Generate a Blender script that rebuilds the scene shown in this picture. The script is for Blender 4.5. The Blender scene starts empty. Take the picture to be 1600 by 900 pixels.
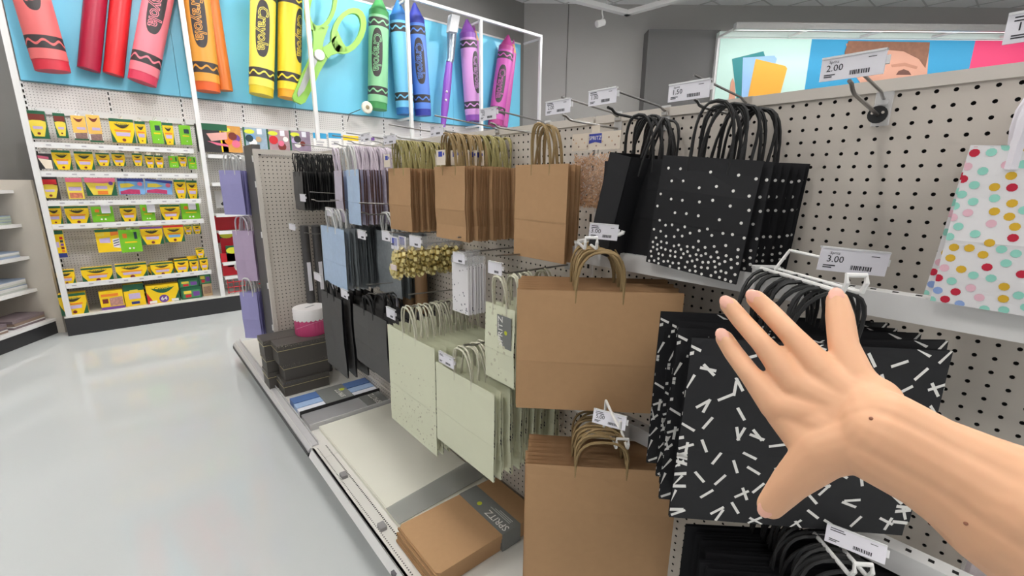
import bpy, bmesh, math, random
from mathutils import Vector, Matrix
rnd = random.Random(7)
PI = math.pi
scene = bpy.context.scene
COL = scene.collection

# ---------------------------------------------------------------- camera, world, exposure
CAM_R = [[0.7593120631268531, -0.650664048921277, 0.009026972438846254],
         [-0.14320921802580128, -0.18062219681610478, -0.9730707794861393],
         [0.6347726448599373, 0.737571635475968, -0.2303297025544588]]
CAM_C = Vector((-1.1256063446, -0.1865050203, -0.1874279138))
FPX = 703.0
FLOOR = -1.745
CEIL = 2.95
r0, r1_, r2_ = [Vector(r) for r in CAM_R]
cam_data = bpy.data.cameras.new('camera')
cam_data.sensor_width = 36.0
cam_data.lens = FPX / 1600 * 36
cam_data.clip_start = 0.02
cam = bpy.data.objects.new('camera', cam_data)
COL.objects.link(cam)
cm = Matrix((( r0.x, -r1_.x, -r2_.x, CAM_C.x), (r0.y, -r1_.y, -r2_.y, CAM_C.y), (r0.z, -r1_.z, -r2_.z, CAM_C.z), (0, 0, 0, 1)))
cam.matrix_world = cm
scene.camera = cam

world = bpy.data.worlds.new('world'); scene.world = world
world.use_nodes = True
world.node_tree.nodes['Background'].inputs[0].default_value = (1.0, 0.985, 0.965, 1)
world.node_tree.nodes['Background'].inputs[1].default_value = 0.32
scene.view_settings.view_transform = 'Standard'
scene.view_settings.look = 'None'
scene.view_settings.gamma = 1
scene.view_settings.exposure = 0.6
LIGHT_POWER = 23.0
SIGN_POWER = 22.0
SPOT_POWER = 60.0


def at(u, v, axis, val):
    """photo pixel -> point on the real plane axis = val"""
    d = r0 * ((u - 800) / FPX) + r1_ * ((v - 450) / FPX) + r2_
    i = 'XYZ'.index(axis)
    return CAM_C + d * ((val - CAM_C[i]) / d[i])


def at_plane(u, v, n, p):
    d = r0 * ((u - 800) / FPX) + r1_ * ((v - 450) / FPX) + r2_
    return CAM_C + d * ((Vector(p) - CAM_C).dot(n) / d.dot(n))


def at_depth(u, v, z):
    return CAM_C + r0 * ((u - 800) / FPX * z) + r1_ * ((v - 450) / FPX * z) + r2_ * z


# ---------------------------------------------------------------- materials
def lin(c):
    c = c / 255.0
    return c / 12.92 if c <= 0.04045 else ((c + 0.055) / 1.055) ** 2.4


MATS = {}


def mat(name, rgb, rough=0.6, metal=0.0, var=0.06, scale=30.0, bump=0.0, spec=0.5, alpha=1.0, emit=0.0, coat=0.0, trans=0.0, sss=0.0):
    if name in MATS: return MATS[name]
    m = bpy.data.materials.new(name); m.use_nodes = True
    nt = m.node_tree; b = nt.nodes['Principled BSDF']
    c = tuple(lin(v) for v in rgb) + (1,)
    b.inputs['Base Color'].default_value = c
    b.inputs['Roughness'].default_value = rough
    b.inputs['Metallic'].default_value = metal
    b.inputs['Specular IOR Level'].default_value = spec
    b.inputs['Alpha'].default_value = alpha
    b.inputs['Coat Weight'].default_value = coat
    b.inputs['Transmission Weight'].default_value = trans
    if sss:
        b.inputs['Subsurface Weight'].default_value = sss
        b.inputs['Subsurface Radius'].default_value = (0.012, 0.005, 0.003)
        b.inputs['Subsurface Scale'].default_value = 0.6
    if emit:
        b.inputs['Emission Color'].default_value = c
        b.inputs['Emission Strength'].default_value = emit
    if var or bump:
        tc = nt.nodes.new('ShaderNodeTexCoord')
        nz = nt.nodes.new('ShaderNodeTexNoise'); nz.inputs['Scale'].default_value = scale; nz.inputs['Detail'].default_value = 3
        nt.links.new(tc.outputs['Object'], nz.inputs['Vector'])
        if var:
            mx = nt.nodes.new('ShaderNodeMix'); mx.data_type = 'RGBA'
            mx.inputs[6].default_value = tuple(v * (1 - var) for v in c[:3]) + (1,)
            mx.inputs[7].default_value = tuple(min(1, v * (1 + var)) for v in c[:3]) + (1,)
            nt.links.new(nz.outputs['Fac'], mx.inputs[0])
            nt.links.new(mx.outputs[2], b.inputs['Base Color'])
        if bump:
            bp = nt.nodes.new('ShaderNodeBump'); bp.inputs['Strength'].default_value = bump; bp.inputs['Distance'].default_value = 0.002
            nt.links.new(nz.outputs['Fac'], bp.inputs['Height'])
            nt.links.new(bp.outputs[0], b.inputs['Normal'])
    MATS[name] = m
    return m


def C_(key, rgb, **k): return mat(key, rgb, **k)


PEG = mat('pegboard_cream', (202, 194, 184), rough=0.5, var=0.02, scale=6)
CAPM = mat('steel_cream', (208, 201, 192), rough=0.45, var=0.02, scale=5)
DARKH = mat('hole_dark', (22, 20, 19), rough=0.9, var=0)
WHITE = mat('white_enamel', (226, 225, 224), rough=0.35, var=0.02, scale=8)
WIREW = mat('white_wire', (235, 234, 232), rough=0.3, var=0)
STEEL = mat('brushed_steel', (150, 148, 145), rough=0.32, metal=0.9, var=0.05, scale=60)
PLAST = mat('clear_plastic', (236, 236, 236), rough=0.2, var=0, alpha=0.45)
FILM = mat('clear_film', (240, 240, 240), rough=0.12, var=0, alpha=0.28)
KICK = mat('kick_charcoal', (44, 44, 46), rough=0.5, var=0.05)
GREYP = mat('dark_grey_steel', (86, 84, 82), rough=0.5, var=0.04)
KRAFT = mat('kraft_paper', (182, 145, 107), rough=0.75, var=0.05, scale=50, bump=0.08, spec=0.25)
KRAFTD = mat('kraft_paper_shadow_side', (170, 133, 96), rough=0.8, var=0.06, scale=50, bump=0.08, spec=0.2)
BLACKP = mat('black_paper', (33, 33, 36), rough=0.55, var=0.05, scale=60, bump=0.05, spec=0.35)
BLACKC = mat('black_cord', (30, 30, 31), rough=0.6, var=0.1, scale=300)
KCORD = mat('kraft_cord', (152, 128, 88), rough=0.75, var=0.12, scale=200)
OCORD = mat('olive_cord', (158, 148, 98), rough=0.75, var=0.12, scale=200)
INK = mat('ink_dark', (48, 48, 56), rough=0.6, var=0)
TAGW = mat('tag_white', (232, 230, 238), rough=0.4, var=0.01)
DOTW = mat('ink_white', (238, 236, 232), rough=0.6, var=0)
CREAM = mat('cream_paper', (222, 224, 198), rough=0.6, var=0.02, scale=20, spec=0.35)
CCORD = mat('cream_cord', (206, 204, 184), rough=0.7, var=0.08, scale=200)
SPRZ = mat('band_grey', (122, 124, 122), rough=0.6, var=0.03)
LIMEDOT = mat('lime_print', (205, 212, 60), rough=0.6, var=0)


# ---------------------------------------------------------------- mesh helpers
class MB:
    def __init__(s): s.v = []; s.f = []; s.m = []

    def add(s, vs, fs, m=0):
        o = len(s.v); s.v += [tuple(p) for p in vs]
        s.f += [tuple(i + o for i in f) for f in fs]; s.m += [m] * len(fs); return s

    def box(s, a, b, m=0, M=None):
        x0, y0, z0 = a; x1, y1, z1 = b
        vs = [Vector(p) for p in ((x0, y0, z0), (x1, y0, z0), (x1, y1, z0), (x0, y1, z0), (x0, y0, z1), (x1, y0, z1), (x1, y1, z1), (x0, y1, z1))]
        if M: vs = [M @ p for p in vs]
        return s.add(vs, [(0, 3, 2, 1), (4, 5, 6, 7), (0, 1, 5, 4), (1, 2, 6, 5), (2, 3, 7, 6), (3, 0, 4, 7)], m)

    def bbox(s, a, b, r=0.004, m=0, M=None):
        """box with chamfered vertical edges"""
        x0, y0, z0 = a; x1, y1, z1 = b
        p = [(x0 + r, y0), (x1 - r, y0), (x1, y0 + r), (x1, y1 - r), (x1 - r, y1), (x0 + r, y1), (x0, y1 - r), (x0, y0 + r)]
        return s.prism([Vector((q[0], q[1], z0)) for q in p], Vector((0, 0, z1 - z0)), m, M)

    def prism(s, pts, ext, m=0, M=None):
        n = len(pts); vs = [Vector(p) for p in pts] + [Vector(p) + ext for p in pts]
        if M: vs = [M @ p for p in vs]
        return s.add(vs, [tuple(reversed(range(n))), tuple(range(n, 2 * n))] + [(i, (i + 1) % n, (i + 1) % n + n, i + n) for i in range(n)], m)

    def tube(s, pts, r, n=6, m=0, closed=False):
        pts = [Vector(p) for p in pts]; N = len(pts)
        rs = r if isinstance(r, (list, tuple)) else [r] * N
        T = []
        for i in range(N):
            a = pts[i - 1] if (i > 0 or closed) else pts[i]; b = pts[(i + 1) % N] if (i < N - 1 or closed) else pts[i]
            t = (b - a); T.append(t.normalized() if t.length > 1e-9 else Vector((0, 0, 1)))
        up = Vector((0, 0, 1)) if abs(T[0].z) < 0.9 else Vector((1, 0, 0))
        nrm = (up - T[0] * up.dot(T[0])).normalized(); vs = []
        for i in range(N):
            nrm = (nrm - T[i] * nrm.dot(T[i])); nrm = nrm.normalized() if nrm.length > 1e-9 else T[i].orthogonal().normalized()
            b = T[i].cross(nrm)
            for k in range(n):
                a = 2 * PI * k / n; vs.append(pts[i] + (nrm * math.cos(a) + b * math.sin(a)) * rs[i])
        fs = []
        for i in range(N if closed else N - 1):
            j = (i + 1) % N
            for k in range(n):
                l = (k + 1) % n; fs.append((i * n + k, i * n + l, j * n + l, j * n + k))
        if not closed: fs += [tuple(reversed(range(n))), tuple((N - 1) * n + k for k in range(n))]
        return s.add(vs, fs, m)

    def lathe(s, prof, n=24, m=0, M=None, ms=None):
        vs = []
        for r, z in prof:
            for k in range(n):
                a = 2 * PI * k / n; p = Vector((r * math.cos(a), r * math.sin(a), z)); vs.append(M @ p if M else p)
        o = len(s.v); s.v += [tuple(p) for p in vs]
        for i in range(len(prof) - 1):
            for k in range(n):
                l = (k + 1) % n; s.f.append((o + i * n + k, o + i * n + l, o + (i + 1) * n + l, o + (i + 1) * n + k)); s.m.append(ms[i] if ms else m)
        s.f.append(tuple(o + k for k in reversed(range(n)))); s.m.append(ms[0] if ms else m)
        s.f.append(tuple(o + (len(prof) - 1) * n + k for k in range(n))); s.m.append(ms[-1] if ms else m)
        return s

    def ball(s, c, r, n=12, k=8, m=0, sc=(1, 1, 1), M=None):
        prof = [(r * math.sin(PI * i / k) + 1e-5, -r * math.cos(PI * i / k)) for i in range(k + 1)]
        B = Matrix.Translation(c) @ (M or Matrix()) @ Matrix.Diagonal((*sc, 1))
        return s.lathe(prof, n, m, B)

    def mesh(s, name, mats, smooth=True, ang=35):
        me = bpy.data.meshes.new(name); me.from_pydata(s.v, [], s.f)
        for x in (mats if isinstance(mats, (list, tuple)) else [mats]): me.materials.append(x)
        me.polygons.foreach_set('material_index', s.m)
        me.polygons.foreach_set('use_smooth', [smooth] * len(s.f))
        me.update()
        if smooth:
            me.set_sharp_from_angle(angle=math.radians(ang))
        return me


def link(name, data, parent=None, M=None, label=None, kind=None):
    o = bpy.data.objects.new(name, data); COL.objects.link(o)
    if parent is not None: o.parent = parent
    if M is not None: o.matrix_local = M
    if label: o['label'] = label
    if kind: o['kind'] = kind
    return o


def part(name, mb, mats, parent, M=None, label=None, kind=None, smooth=True, ang=35):
    return link(name, mb.mesh(name, mats, smooth, ang), parent, M, label, kind)


def thing(name, label, cat, loc=(0, 0, 0), rz=0.0, group=None, M=None):
    o = bpy.data.objects.new(name, None); COL.objects.link(o); o.empty_display_size = 0.05
    o.matrix_world = M if M is not None else Matrix.Translation(loc) @ Matrix.Rotation(rz, 4, 'Z')
    o['label'] = label; o['category'] = cat
    if group: o['group'] = group
    return o


def tag(o, label, cat, group=None):
    o['label'] = label; o['category'] = cat
    if group: o['group'] = group
    return o


def struct(name, mb, mats, parent=None, smooth=False):
    o = link(name, mb.mesh(name, mats, smooth), parent)
    o['kind'] = 'structure'
    return o


def copy_thing(src, M, label=None, group=None):
    c = src.copy(); COL.objects.link(c); c.matrix_world = M
    if label: c['label'] = label
    if group: c['group'] = group
    for ch in src.children:
        d = ch.copy(); COL.objects.link(d); d.parent = c; d.matrix_local = ch.matrix_local.copy()
        for g in ch.children:
            e = g.copy(); COL.objects.link(e); e.parent = d; e.matrix_local = g.matrix_local.copy()
    return c


TXT = {}


def text_mesh(s, m, bold=0.0, shear=0.0, depth=0.0, width=1.0):
    """letters in local XY, centred, 1 unit high"""
    k = (s, m.name, bold, shear, depth, width)
    if k in TXT: return TXT[k]
    cu = bpy.data.curves.new('lettering', 'FONT'); cu.body = s; cu.size = 1.4
    cu.align_x = 'CENTER'; cu.align_y = 'CENTER'; cu.resolution_u = 2; cu.offset = bold; cu.shear = shear; cu.extrude = depth
    o = bpy.data.objects.new('lettering', cu); COL.objects.link(o)
    bpy.context.view_layer.update()
    me = bpy.data.meshes.new_from_object(o.evaluated_get(bpy.context.evaluated_depsgraph_get()))
    bpy.data.objects.remove(o); me.name = 'lettering'
    me.materials.clear(); me.materials.append(m)
    if width != 1.0:
        for v in me.vertices: v.co.x *= width
    TXT[k] = me
    return me


def basis(right, up, origin):
    """matrix whose local X = right, local Y = up, Z = out of the print"""
    r = Vector(right).normalized(); u = Vector(up); u = (u - r * u.dot(r)).normalized(); n = r.cross(u)
    return Matrix(((r.x, u.x, n.x, origin[0]), (r.y, u.y, n.y, origin[1]), (r.z, u.z, n.z, origin[2]), (0, 0, 0, 1)))


# local print frame of anything whose front looks along its local +X: right = -Y... (seen from the front, right is +Y turned)
def front(x, y, z, s=1.0):
    return basis((0, 1, 0), (0, 0, 1), (x, y, z)) @ Matrix.Scale(s, 4)


# ================================================================ SETTING
fl = mat('floor_epoxy', (198, 202, 202), rough=0.08, var=0.03, scale=1.2, spec=0.5)
struct('floor', MB().box((-9, -6, FLOOR - 0.1), (16, 12, FLOOR)), fl)
WALLG = mat('wall_grey', (128, 126, 123), rough=0.8, var=0.02, scale=1)
HEAD = Vector((r2_.x, r2_.y, 0)).normalized()
SIDE = Vector((HEAD.y, -HEAD.x, 0))
CORNER = Vector((4.945, 6.6, 0))
struct('wall_back', MB().box((-9, 6.6, FLOOR), (4.945, 6.75, CEIL)), WALLG)


def diag(s0, s1, z0, z1, d0, d1):
    """box on the diagonal wall: s along it, d out of it towards the shop"""
    return MB().prism([CORNER + SIDE * s0 - HEAD * d0 + Vector((0, 0, z0)), CORNER + SIDE * s1 - HEAD * d0 + Vector((0, 0, z0)),
                       CORNER + SIDE * s1 - HEAD * d1 + Vector((0, 0, z0)), CORNER + SIDE * s0 - HEAD * d1 + Vector((0, 0, z0))], Vector((0, 0, z1 - z0)))


WALLR = mat('wall_grey_light', (166, 164, 161), rough=0.8, var=0.02, scale=1)
struct('wall_right', diag(-0.05, 0.80, FLOOR, CEIL, -0.15, 0), WALLR)
struct('wall_right', diag(0.812, 13, FLOOR, CEIL, -0.15, 0), WALLR)
struct('trim_1', diag(0.79, 0.82, FLOOR, CEIL, -0.15, -0.012), mat('seam_grey', (92, 90, 88), rough=0.8))
CEILM = mat('ceiling_tile', (232, 232, 232), rough=0.85, var=0.02, scale=3)
ceil = struct('ceiling', MB().box((-9, -6, CEIL), (16, 12, CEIL + 0.1)), CEILM)
mb = MB()
for i in range(-14, 26): mb.box((i * 0.61, -6, CEIL - 0.008), (i * 0.61 + 0.025, 12, CEIL + 0.001))
for i in range(-9, 20): mb.box((-9, i * 0.61, CEIL - 0.007), (16, i * 0.61 + 0.025, CEIL + 0.001))
part('tee_grid', mb, mat('tee_bar', (190, 190, 190), rough=0.5), ceil, kind='stuff', smooth=False)

# ceiling lights (they light the shop)
EMIT = mat('light_diffuser', (255, 252, 248), emit=LIGHT_POWER, var=0)
EMITUP = mat('added_uplight_glow', (255, 252, 248), emit=LIGHT_POWER * 0.28, var=0)  # upward glow added to the panels to brighten the ceiling
for gx in (-2.9, -0.6, 1.9, 4.4, 7.2):  # outermost column added to light the far strip of ceiling
    for gy in (-2.6, 0.4, 3.2, 5.6):
        if gx > 4 and gy > 5 or gx > 7 and gy > 2: continue
        t = thing('ceiling_light', 'flat white light panel hanging just under the ceiling', 'light', (gx, gy, CEIL - 0.16), 0, 'hanging ceiling light panels')
        f = MB()
        for a, b in (((-0.6, -0.15), (0.6, -0.12)), ((-0.6, 0.12), (0.6, 0.15)), ((-0.6, -0.12), (-0.57, 0.12)), ((0.57, -0.12), (0.6, 0.12))):
            f.box((*a, -0.01), (*b, 0.019))
        part('frame', f, WHITE, t, smooth=False)
        part('diffuser', MB().box((-0.57, -0.12, 0.0), (0.57, 0.12, 0.01)), EMIT, t, smooth=False)
        part('added_uplight', MB().box((-0.55, -0.10, 0.0105), (0.55, 0.10, 0.0165)), EMITUP, t, smooth=False)
        part('hanger_rod', MB().tube([(-0.5, 0, 0.018), (-0.5, 0, 0.16)], 0.005, 5).tube([(0.5, 0, 0.018), (0.5, 0, 0.16)], 0.005, 5), STEEL, t)

# hanging white track frame with a spot head
t = thing('track_frame', 'white hanging track frame with one corner below the ceiling', 'lighting track', (5.1, 5.0, 2.62))
P0 = at(862, -6, 'Z', 2.62); P1 = at(980, 24, 'Z', 2.62); P2 = at(1090, -6, 'Z', 2.62)
f = MB()
for a, b in ((P0, P1), (P1, P2)):
    d = (b - a).normalized(); n = Vector((-d.y, d.x, 0)) * 0.05; e = d * 0.05
    f.prism([a - e - n, b + e - n, b + e + n, a - e + n], Vector((0, 0, 0.07)))
part('rail', f, WHITE, t, Matrix.Translation((-5.1, -5.0, -2.62)), smooth=False)
f = MB()
for q in (P0 * 0.3 + P1 * 0.7, P1 * 0.3 + P2 * 0.7): f.tube([q + Vector((0, 0, 0.06)), Vector((q.x, q.y, CEIL))], 0.008)
part('hanger_rod', f, WHITE, t, Matrix.Translation((-5.1, -5.0, -2.62)))
for q, vis, aim in ((at(941, 15, 'Z', 2.62), 1, (2.0, 6.4, 1.2)), (Vector((2.2, 3.4, 2.62)), 0, (0.4, 6.4, 0.9)), (Vector((-0.6, 3.2, 2.62)), 0, (-0.9, 6.4, 0.6)), (Vector((3.6, 4.0, 2.62)), 0, (3.4, 6.4, 1.3))):  # besides the track head, unseen heads added to brighten the crayon display
    q = q - Vector((0, 0, 0.20))
    lab = 'small white spotlight head hanging under the track frame' if vis else 'unseen spotlight head added under the ceiling, aimed at the ' + {2.2: 'lemon and orange crayons', -0.6: 'leftmost giant crayons', 3.6: 'lilac and magenta crayons'}[round(q.x, 1)]
    t = thing('spotlight', lab, 'light', q, group=None if vis else 'added unseen spotlights')
    d = (Vector(aim) - q).normalized(); rot = d.to_track_quat('-Z', 'Y').to_matrix().to_4x4()
    part('lamp_head', MB().lathe([(0.052, -0.10), (0.055, -0.09), (0.05, 0.05), (0.02, 0.07)], 16), WHITE, t, rot)
    part('bracket', MB().tube([(0, 0, 0.03), (0.03, 0, 0.09), (0.0, 0, 0.15), (0, 0, 0.20 if vis else CEIL - q.z)], 0.012), WHITE, t)
    sl = bpy.data.lights.new('spot_lamp', 'SPOT'); sl.energy = SPOT_POWER; sl.spot_size = 1.5; sl.spot_blend = 0.8; sl.shadow_soft_size = 0.04
    so = bpy.data.objects.new('spot_lamp', sl); COL.objects.link(so); so.parent = t; so.matrix_local = rot @ Matrix.Translation((0, 0, -0.11))

# ================================================================ LIT SIGN ON THE DIAGONAL WALL
SG = thing('wall_sign', 'long picture sign in mint blue and pink on the far wall under a light bar', 'sign', CORNER + SIDE * 6.5 - HEAD * 0.3 + Vector((0, 0, 1.6)))
inv = SG.matrix_world.inverted()


def sg(name, s0, s1, z0, z1, d0, d1, m, **k): return part(name, diag(s0, s1, z0, z1, d0, d1), m, SG, inv, smooth=False, **k)


def sgp(u, v, d): return at_plane(u, v, HEAD, CORNER - HEAD * d)


def ss(u, d): return (sgp(u, 100, d) - (CORNER - HEAD * d)).dot(SIDE)


D = 0.40
z_top = sgp(1360, 62, D).z
sg('return_panel', ss(1010, 0.3), ss(1121, 0.3), 0.6, sgp(1060, 46, 0.3).z, 0.0, 0.3, mat('sign_side_grey', (106, 105, 104), rough=0.7, var=0.03, scale=2))
sg('backing_board', ss(1121, D) - 0.03, 10.5, 0.4, z_top + 0.02, 0.1, D - 0.012, WHITE)
MINT = mat('print_mint', (205, 238, 228), rough=0.6, var=0.01); PBLUE = mat('print_blue', (52, 158, 205), rough=0.6, var=0.02); PPINK = mat('print_pink', (238, 66, 118), rough=0.6, var=0.02)
e1, e2, e3, e4 = ss(1122, D), ss(1263, D), ss(1516, D), 10.5
sg('mint_picture', e1, e2, 0.4, z_top, D - 0.012, D, MINT)
sg('blue_picture', e2, e3, 0.4, z_top, D - 0.012, D, PBLUE)
sg('pink_picture', e3, e4, 0.4, z_top, D - 0.012, D, PPINK)
sg('top_ledge', e1 - 0.04, e4, z_top + 0.02, sgp(1360, 51, D + 0.03).z, 0.1, D + 0.03, mat('ledge_mint_white', (214, 228, 222), rough=0.4))


def flat_print(name, pts, dd, m, parent=SG, th=0.004):
    vs = [sgp(u, v, D + dd) for u, v in pts]
    return part(name, MB().prism(vs, HEAD * th), m, parent, inv, smooth=False)


flat_print('teal_notebook_print', [(1144, 92), (1193, 80), (1196, 90), (1172, 150), (1158, 170), (1153, 170)], 0.006, mat('print_teal', (50, 142, 146), var=0.02))
flat_print('blue_notebook_print', [(1161, 90), (1210, 87), (1214, 92), (1190, 165), (1158, 168)], 0.010, mat('print_sky', (158, 198, 242), var=0.02))
flat_print('yellow_notebook_print', [(1181, 92), (1227, 103), (1230, 107), (1221, 140), (1214, 165), (1166, 165)], 0.014, mat('print_amber', (246, 178, 62), var=0.02))
flat_print('hand_print', [(1145, 122), (1148, 130), (1149, 150), (1146, 175), (1136, 175), (1140, 145), (1142, 128)], 0.010, mat('print_skin', (222, 160, 134), var=0.03))
flat_print('face_print', [(1322, 68), (1452, 68), (1450, 100), (1446, 150), (1360, 150), (1330, 110)], 0.006, mat('print_face', (216, 160, 136), var=0.05, scale=3))
flat_print('hair_print', [(1326, 64), (1453, 66), (1452, 78), (1446, 106), (1436, 92), (1412, 80), (1372, 77), (1340, 88), (1322, 112), (1320, 82)], 0.010, mat('print_hair', (142, 96, 72), var=0.3, scale=14))
flat_print('brow_print', [(1392, 101), (1414, 98), (1434, 104), (1432, 108), (1414, 103), (1394, 105)], 0.008, mat('print_brow', (190, 134, 110), var=0.05))
flat_print('eye_print', [(1400, 117), (1404, 111), (1412, 108), (1420, 111), (1424, 117)], 0.008, mat('print_eye', (112, 72, 60), var=0.2))
# light bar
HD = 1.15
hz = sgp(1300, 38, HD).z; hz0 = sgp(1300, 46, HD).z
sg('light_bar', ss(1144, HD), 9.9, hz0, hz + 0.02, HD - 0.1, HD, mat('lamp_bar_grey', (178, 177, 175), rough=0.4))
HDM = Matrix(((SIDE.x, -HEAD.x, 0, 0), (SIDE.y, -HEAD.y, 0, 0), (0, 0, 1, 0), (0, 0, 0, 1)))
for u in (1123, 1232, 1343, 1455, 1560):
    a = sgp(u, 58, D); b = a - HEAD * (HD - 0.05 - D); b.z = (hz + hz0) / 2
    part('lamp_arm', MB().tube([a, b], 0.022, 6), WHITE, SG, inv)
la = bpy.data.lights.new('sign_lamp', 'AREA'); la.shape = 'RECTANGLE'; la.size = 6.0; la.size_y = 0.06; la.energy = SIGN_POWER
lo = bpy.data.objects.new('sign_lamp', la); COL.objects.link(lo)
pos = CORNER + SIDE * 6.4 - HEAD * (HD - 0.05) + Vector((0, 0, hz0 - 0.01))
zax = (pos - (CORNER + SIDE * 6.4 - HEAD * D + Vector((0, 0, 1.6)))).normalized()
xax = SIDE; yax = zax.cross(xax)
lo.matrix_world = Matrix(((xax.x, yax.x, zax.x, pos.x), (xax.y, yax.y, zax.y, pos.y), (xax.z, yax.z, zax.z, pos.z), (0, 0, 0, 1)))

# ================================================================ GONDOLA SHELF RUN (pegboard on X = 0)
PITCH = 0.0254
YEND = 4.15
GO = thing('gondola_shelf', 'long cream pegboard shelving run with a white base deck along the aisle', 'shelving', (0, 1.8, FLOOR))
gi = GO.matrix_world.inverted()


def peg_mesh(name, fn, k0, k1, j0, j1, mats, r=0.0036, depth=0.005, seg=8):
    """pegboard with real round holes; fn(a, b, d) maps board coordinates to space"""
    mb = MB(); ang = [2 * PI * (i + 0.5) / seg for i in range(seg)]
    sq = []
    for a in ang:
        c, s_ = math.cos(a), math.sin(a); q = 0.5 / max(abs(c), abs(s_)); sq.append((c * q * PITCH, s_ * q * PITCH))
    sq = [(-.5, -.5), (0, -.5), (.5, -.5), (.5, 0), (.5, .5), (0, .5), (-.5, .5), (-.5, 0)]
    ci = [(-.7071, -.7071), (0, -1), (.7071, -.7071), (1, 0), (.7071, .7071), (0, 1), (-.7071, .7071), (-1, 0)]
    fs = [(i, (i + 1) % 8, 8 + (i + 1) % 8, 8 + i) for i in range(8)]
    fd = [(8 + i, 8 + (i + 1) % 8, 16 + (i + 1) % 8, 16 + i) for i in range(8)]
    for k in range(k0, k1 + 1):
        for j in range(j0, j1 + 1):
            vs = [fn(k * PITCH + x * PITCH, j * PITCH + y * PITCH, 0) for x, y in sq] + [fn(k * PITCH + x * r, j * PITCH + y * r, 0) for x, y in ci] + [fn(k * PITCH + x * r, j * PITCH + y * r, depth) for x, y in ci]
            o = len(mb.v); mb.v += vs
            mb.f += [tuple(i + o for i in f) for f in fs]; mb.m += [0] * 8
            mb.f += [tuple(i + o for i in f) for f in fd]; mb.m += [1] * 8
    a0, a1, b0, b1 = (k0 - .5) * PITCH, (k1 + .5) * PITCH, (j0 - .5) * PITCH, (j1 + .5) * PITCH
    q = [fn(a, b, d) for d in (depth, depth + 0.004) for a, b in ((a0, b0), (a1, b0), (a1, b1), (a0, b1))]
    mb.add(q, [(0, 1, 2, 3), (7, 6, 5, 4), (0, 4, 5, 1), (1, 5, 6, 2), (2, 6, 7, 3), (3, 7, 4, 0)], 1)
    return mb


YU = [-0.476, 0.743, 1.962, 3.181, 4.15]
for k0, k1 in ((-18, 28), (30, 76), (78, 124), (126, 162)):
    part('pegboard_panel', peg_mesh('pegboard_panel', lambda a, b, d: (d, a, b), k0, k1, -58, -1, [PEG, DARKH]), [PEG, DARKH], GO, gi, smooth=False)
for y in YU:
    part('upright', MB().box((0.0005, y - 0.0135, -1.56), (0.03, y + 0.0135, -0.012)), CAPM, GO, gi, smooth=False)
    f = MB(); z = -0.03
    while z > -1.5:
        f.box((-0.0006, y - 0.004, z - 0.03), (0.002, y + 0.004, z - 0.005)); z -= 0.05
    part('upright_slots', f, DARKH, GO, gi, kind='stuff', smooth=False)
for a, b in zip(YU[:-1], YU[1:]):
    part('top_cap', MB().box((-0.004, a + 0.004, -0.017), (0.12, b - 0.004, 0.005)), CAPM, GO, gi, smooth=False)
    part('base_strip', MB().box((-0.004, a + 0.002, -1.56), (0.02, b - 0.002, -1.487)), CAPM, GO, gi, smooth=False)
    f = MB()
    for r_ in (-1.503, -1.525):
        n = int((b - a) / 0.0254)
        for i in range(n): f.box((-0.0046, a + 0.012 + i * 0.0254, r_ - 0.003), (-0.003, a + 0.018 + i * 0.0254, r_ + 0.003))
    part('strip_perforation', f, DARKH, GO, gi, kind='stuff', smooth=False)
DECK = mat('deck_white', (216, 214, 208), rough=0.4, var=0.02, scale=4)
for a, b in ((-0.476, 0.743), (0.743, 1.962), (1.962, 3.181), (3.181, YEND)):
    part('deck_panel', MB().box((-0.545, a + 0.001, -1.585), (-0.001, b - 0.001, -1.56)), DECK, GO, gi, smooth=False)
# front price rails, near and far section
f = MB().prism([Vector((-0.565, -0.476, -1.600)), Vector((-0.545, -0.476, -1.560)), Vector((-0.535, -0.476, -1.560)), Vector((-0.545, -0.476, -1.605))], Vector((0, 2.56, 0)))
part('price_rail', f, WHITE, GO, gi, smooth=False)
part('rail_line', MB().box((-0.5485, -0.476, -1.5602), (-0.5465, 2.084, -1.5588)), GREYP, GO, gi, smooth=False)
f = MB().prism([Vector((-0.560, 2.1, -1.600)), Vector((-0.56, 2.1, -1.575)), Vector((-0.535, 2.1, -1.553)), Vector((-0.505, 2.1, -1.553)), Vector((-0.505, 2.1, -1.60))], Vector((0, YEND - 2.1, 0)))
part('price_rail', f, mat('rail_grey_plastic', (188, 187, 188), rough=0.3, var=0.04), GO, gi, smooth=False)
part('rail_edge', MB().box((-0.563, 2.1, -1.612), (-0.553, YEND, -1.588)), KICK, GO, gi, smooth=False)
part('rail_lip', MB().box((-0.509, 2.1, -1.553), (-0.506, YEND, -1.535)), PLAST, GO, gi, smooth=False)
part('kick_plate', MB().box((-0.42, -0.476, FLOOR), (-0.39, YEND - 0.02, -1.585)), KICK, GO, gi, smooth=False)
f = MB()
for i in range(200):
    y = -0.45 + i * 0.0127
    if y > 2.07: break
    f.box((-0.482, y - 0.003, -1.5602), (-0.476, y + 0.003, -1.5594)); 
part('deck_perforation', f, DARKH, GO, gi, kind='stuff', smooth=False)
f = MB()
for i in range(200):
    y = -0.45 + i * 0.0127
    if y > 2.07: break
    f.box((-0.524, y - 0.0025, -1.5602), (-0.519, y + 0.0025, -1.5594))
part('deck_perforation', f, GREYP, GO, gi, kind='stuff', smooth=False)
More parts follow.
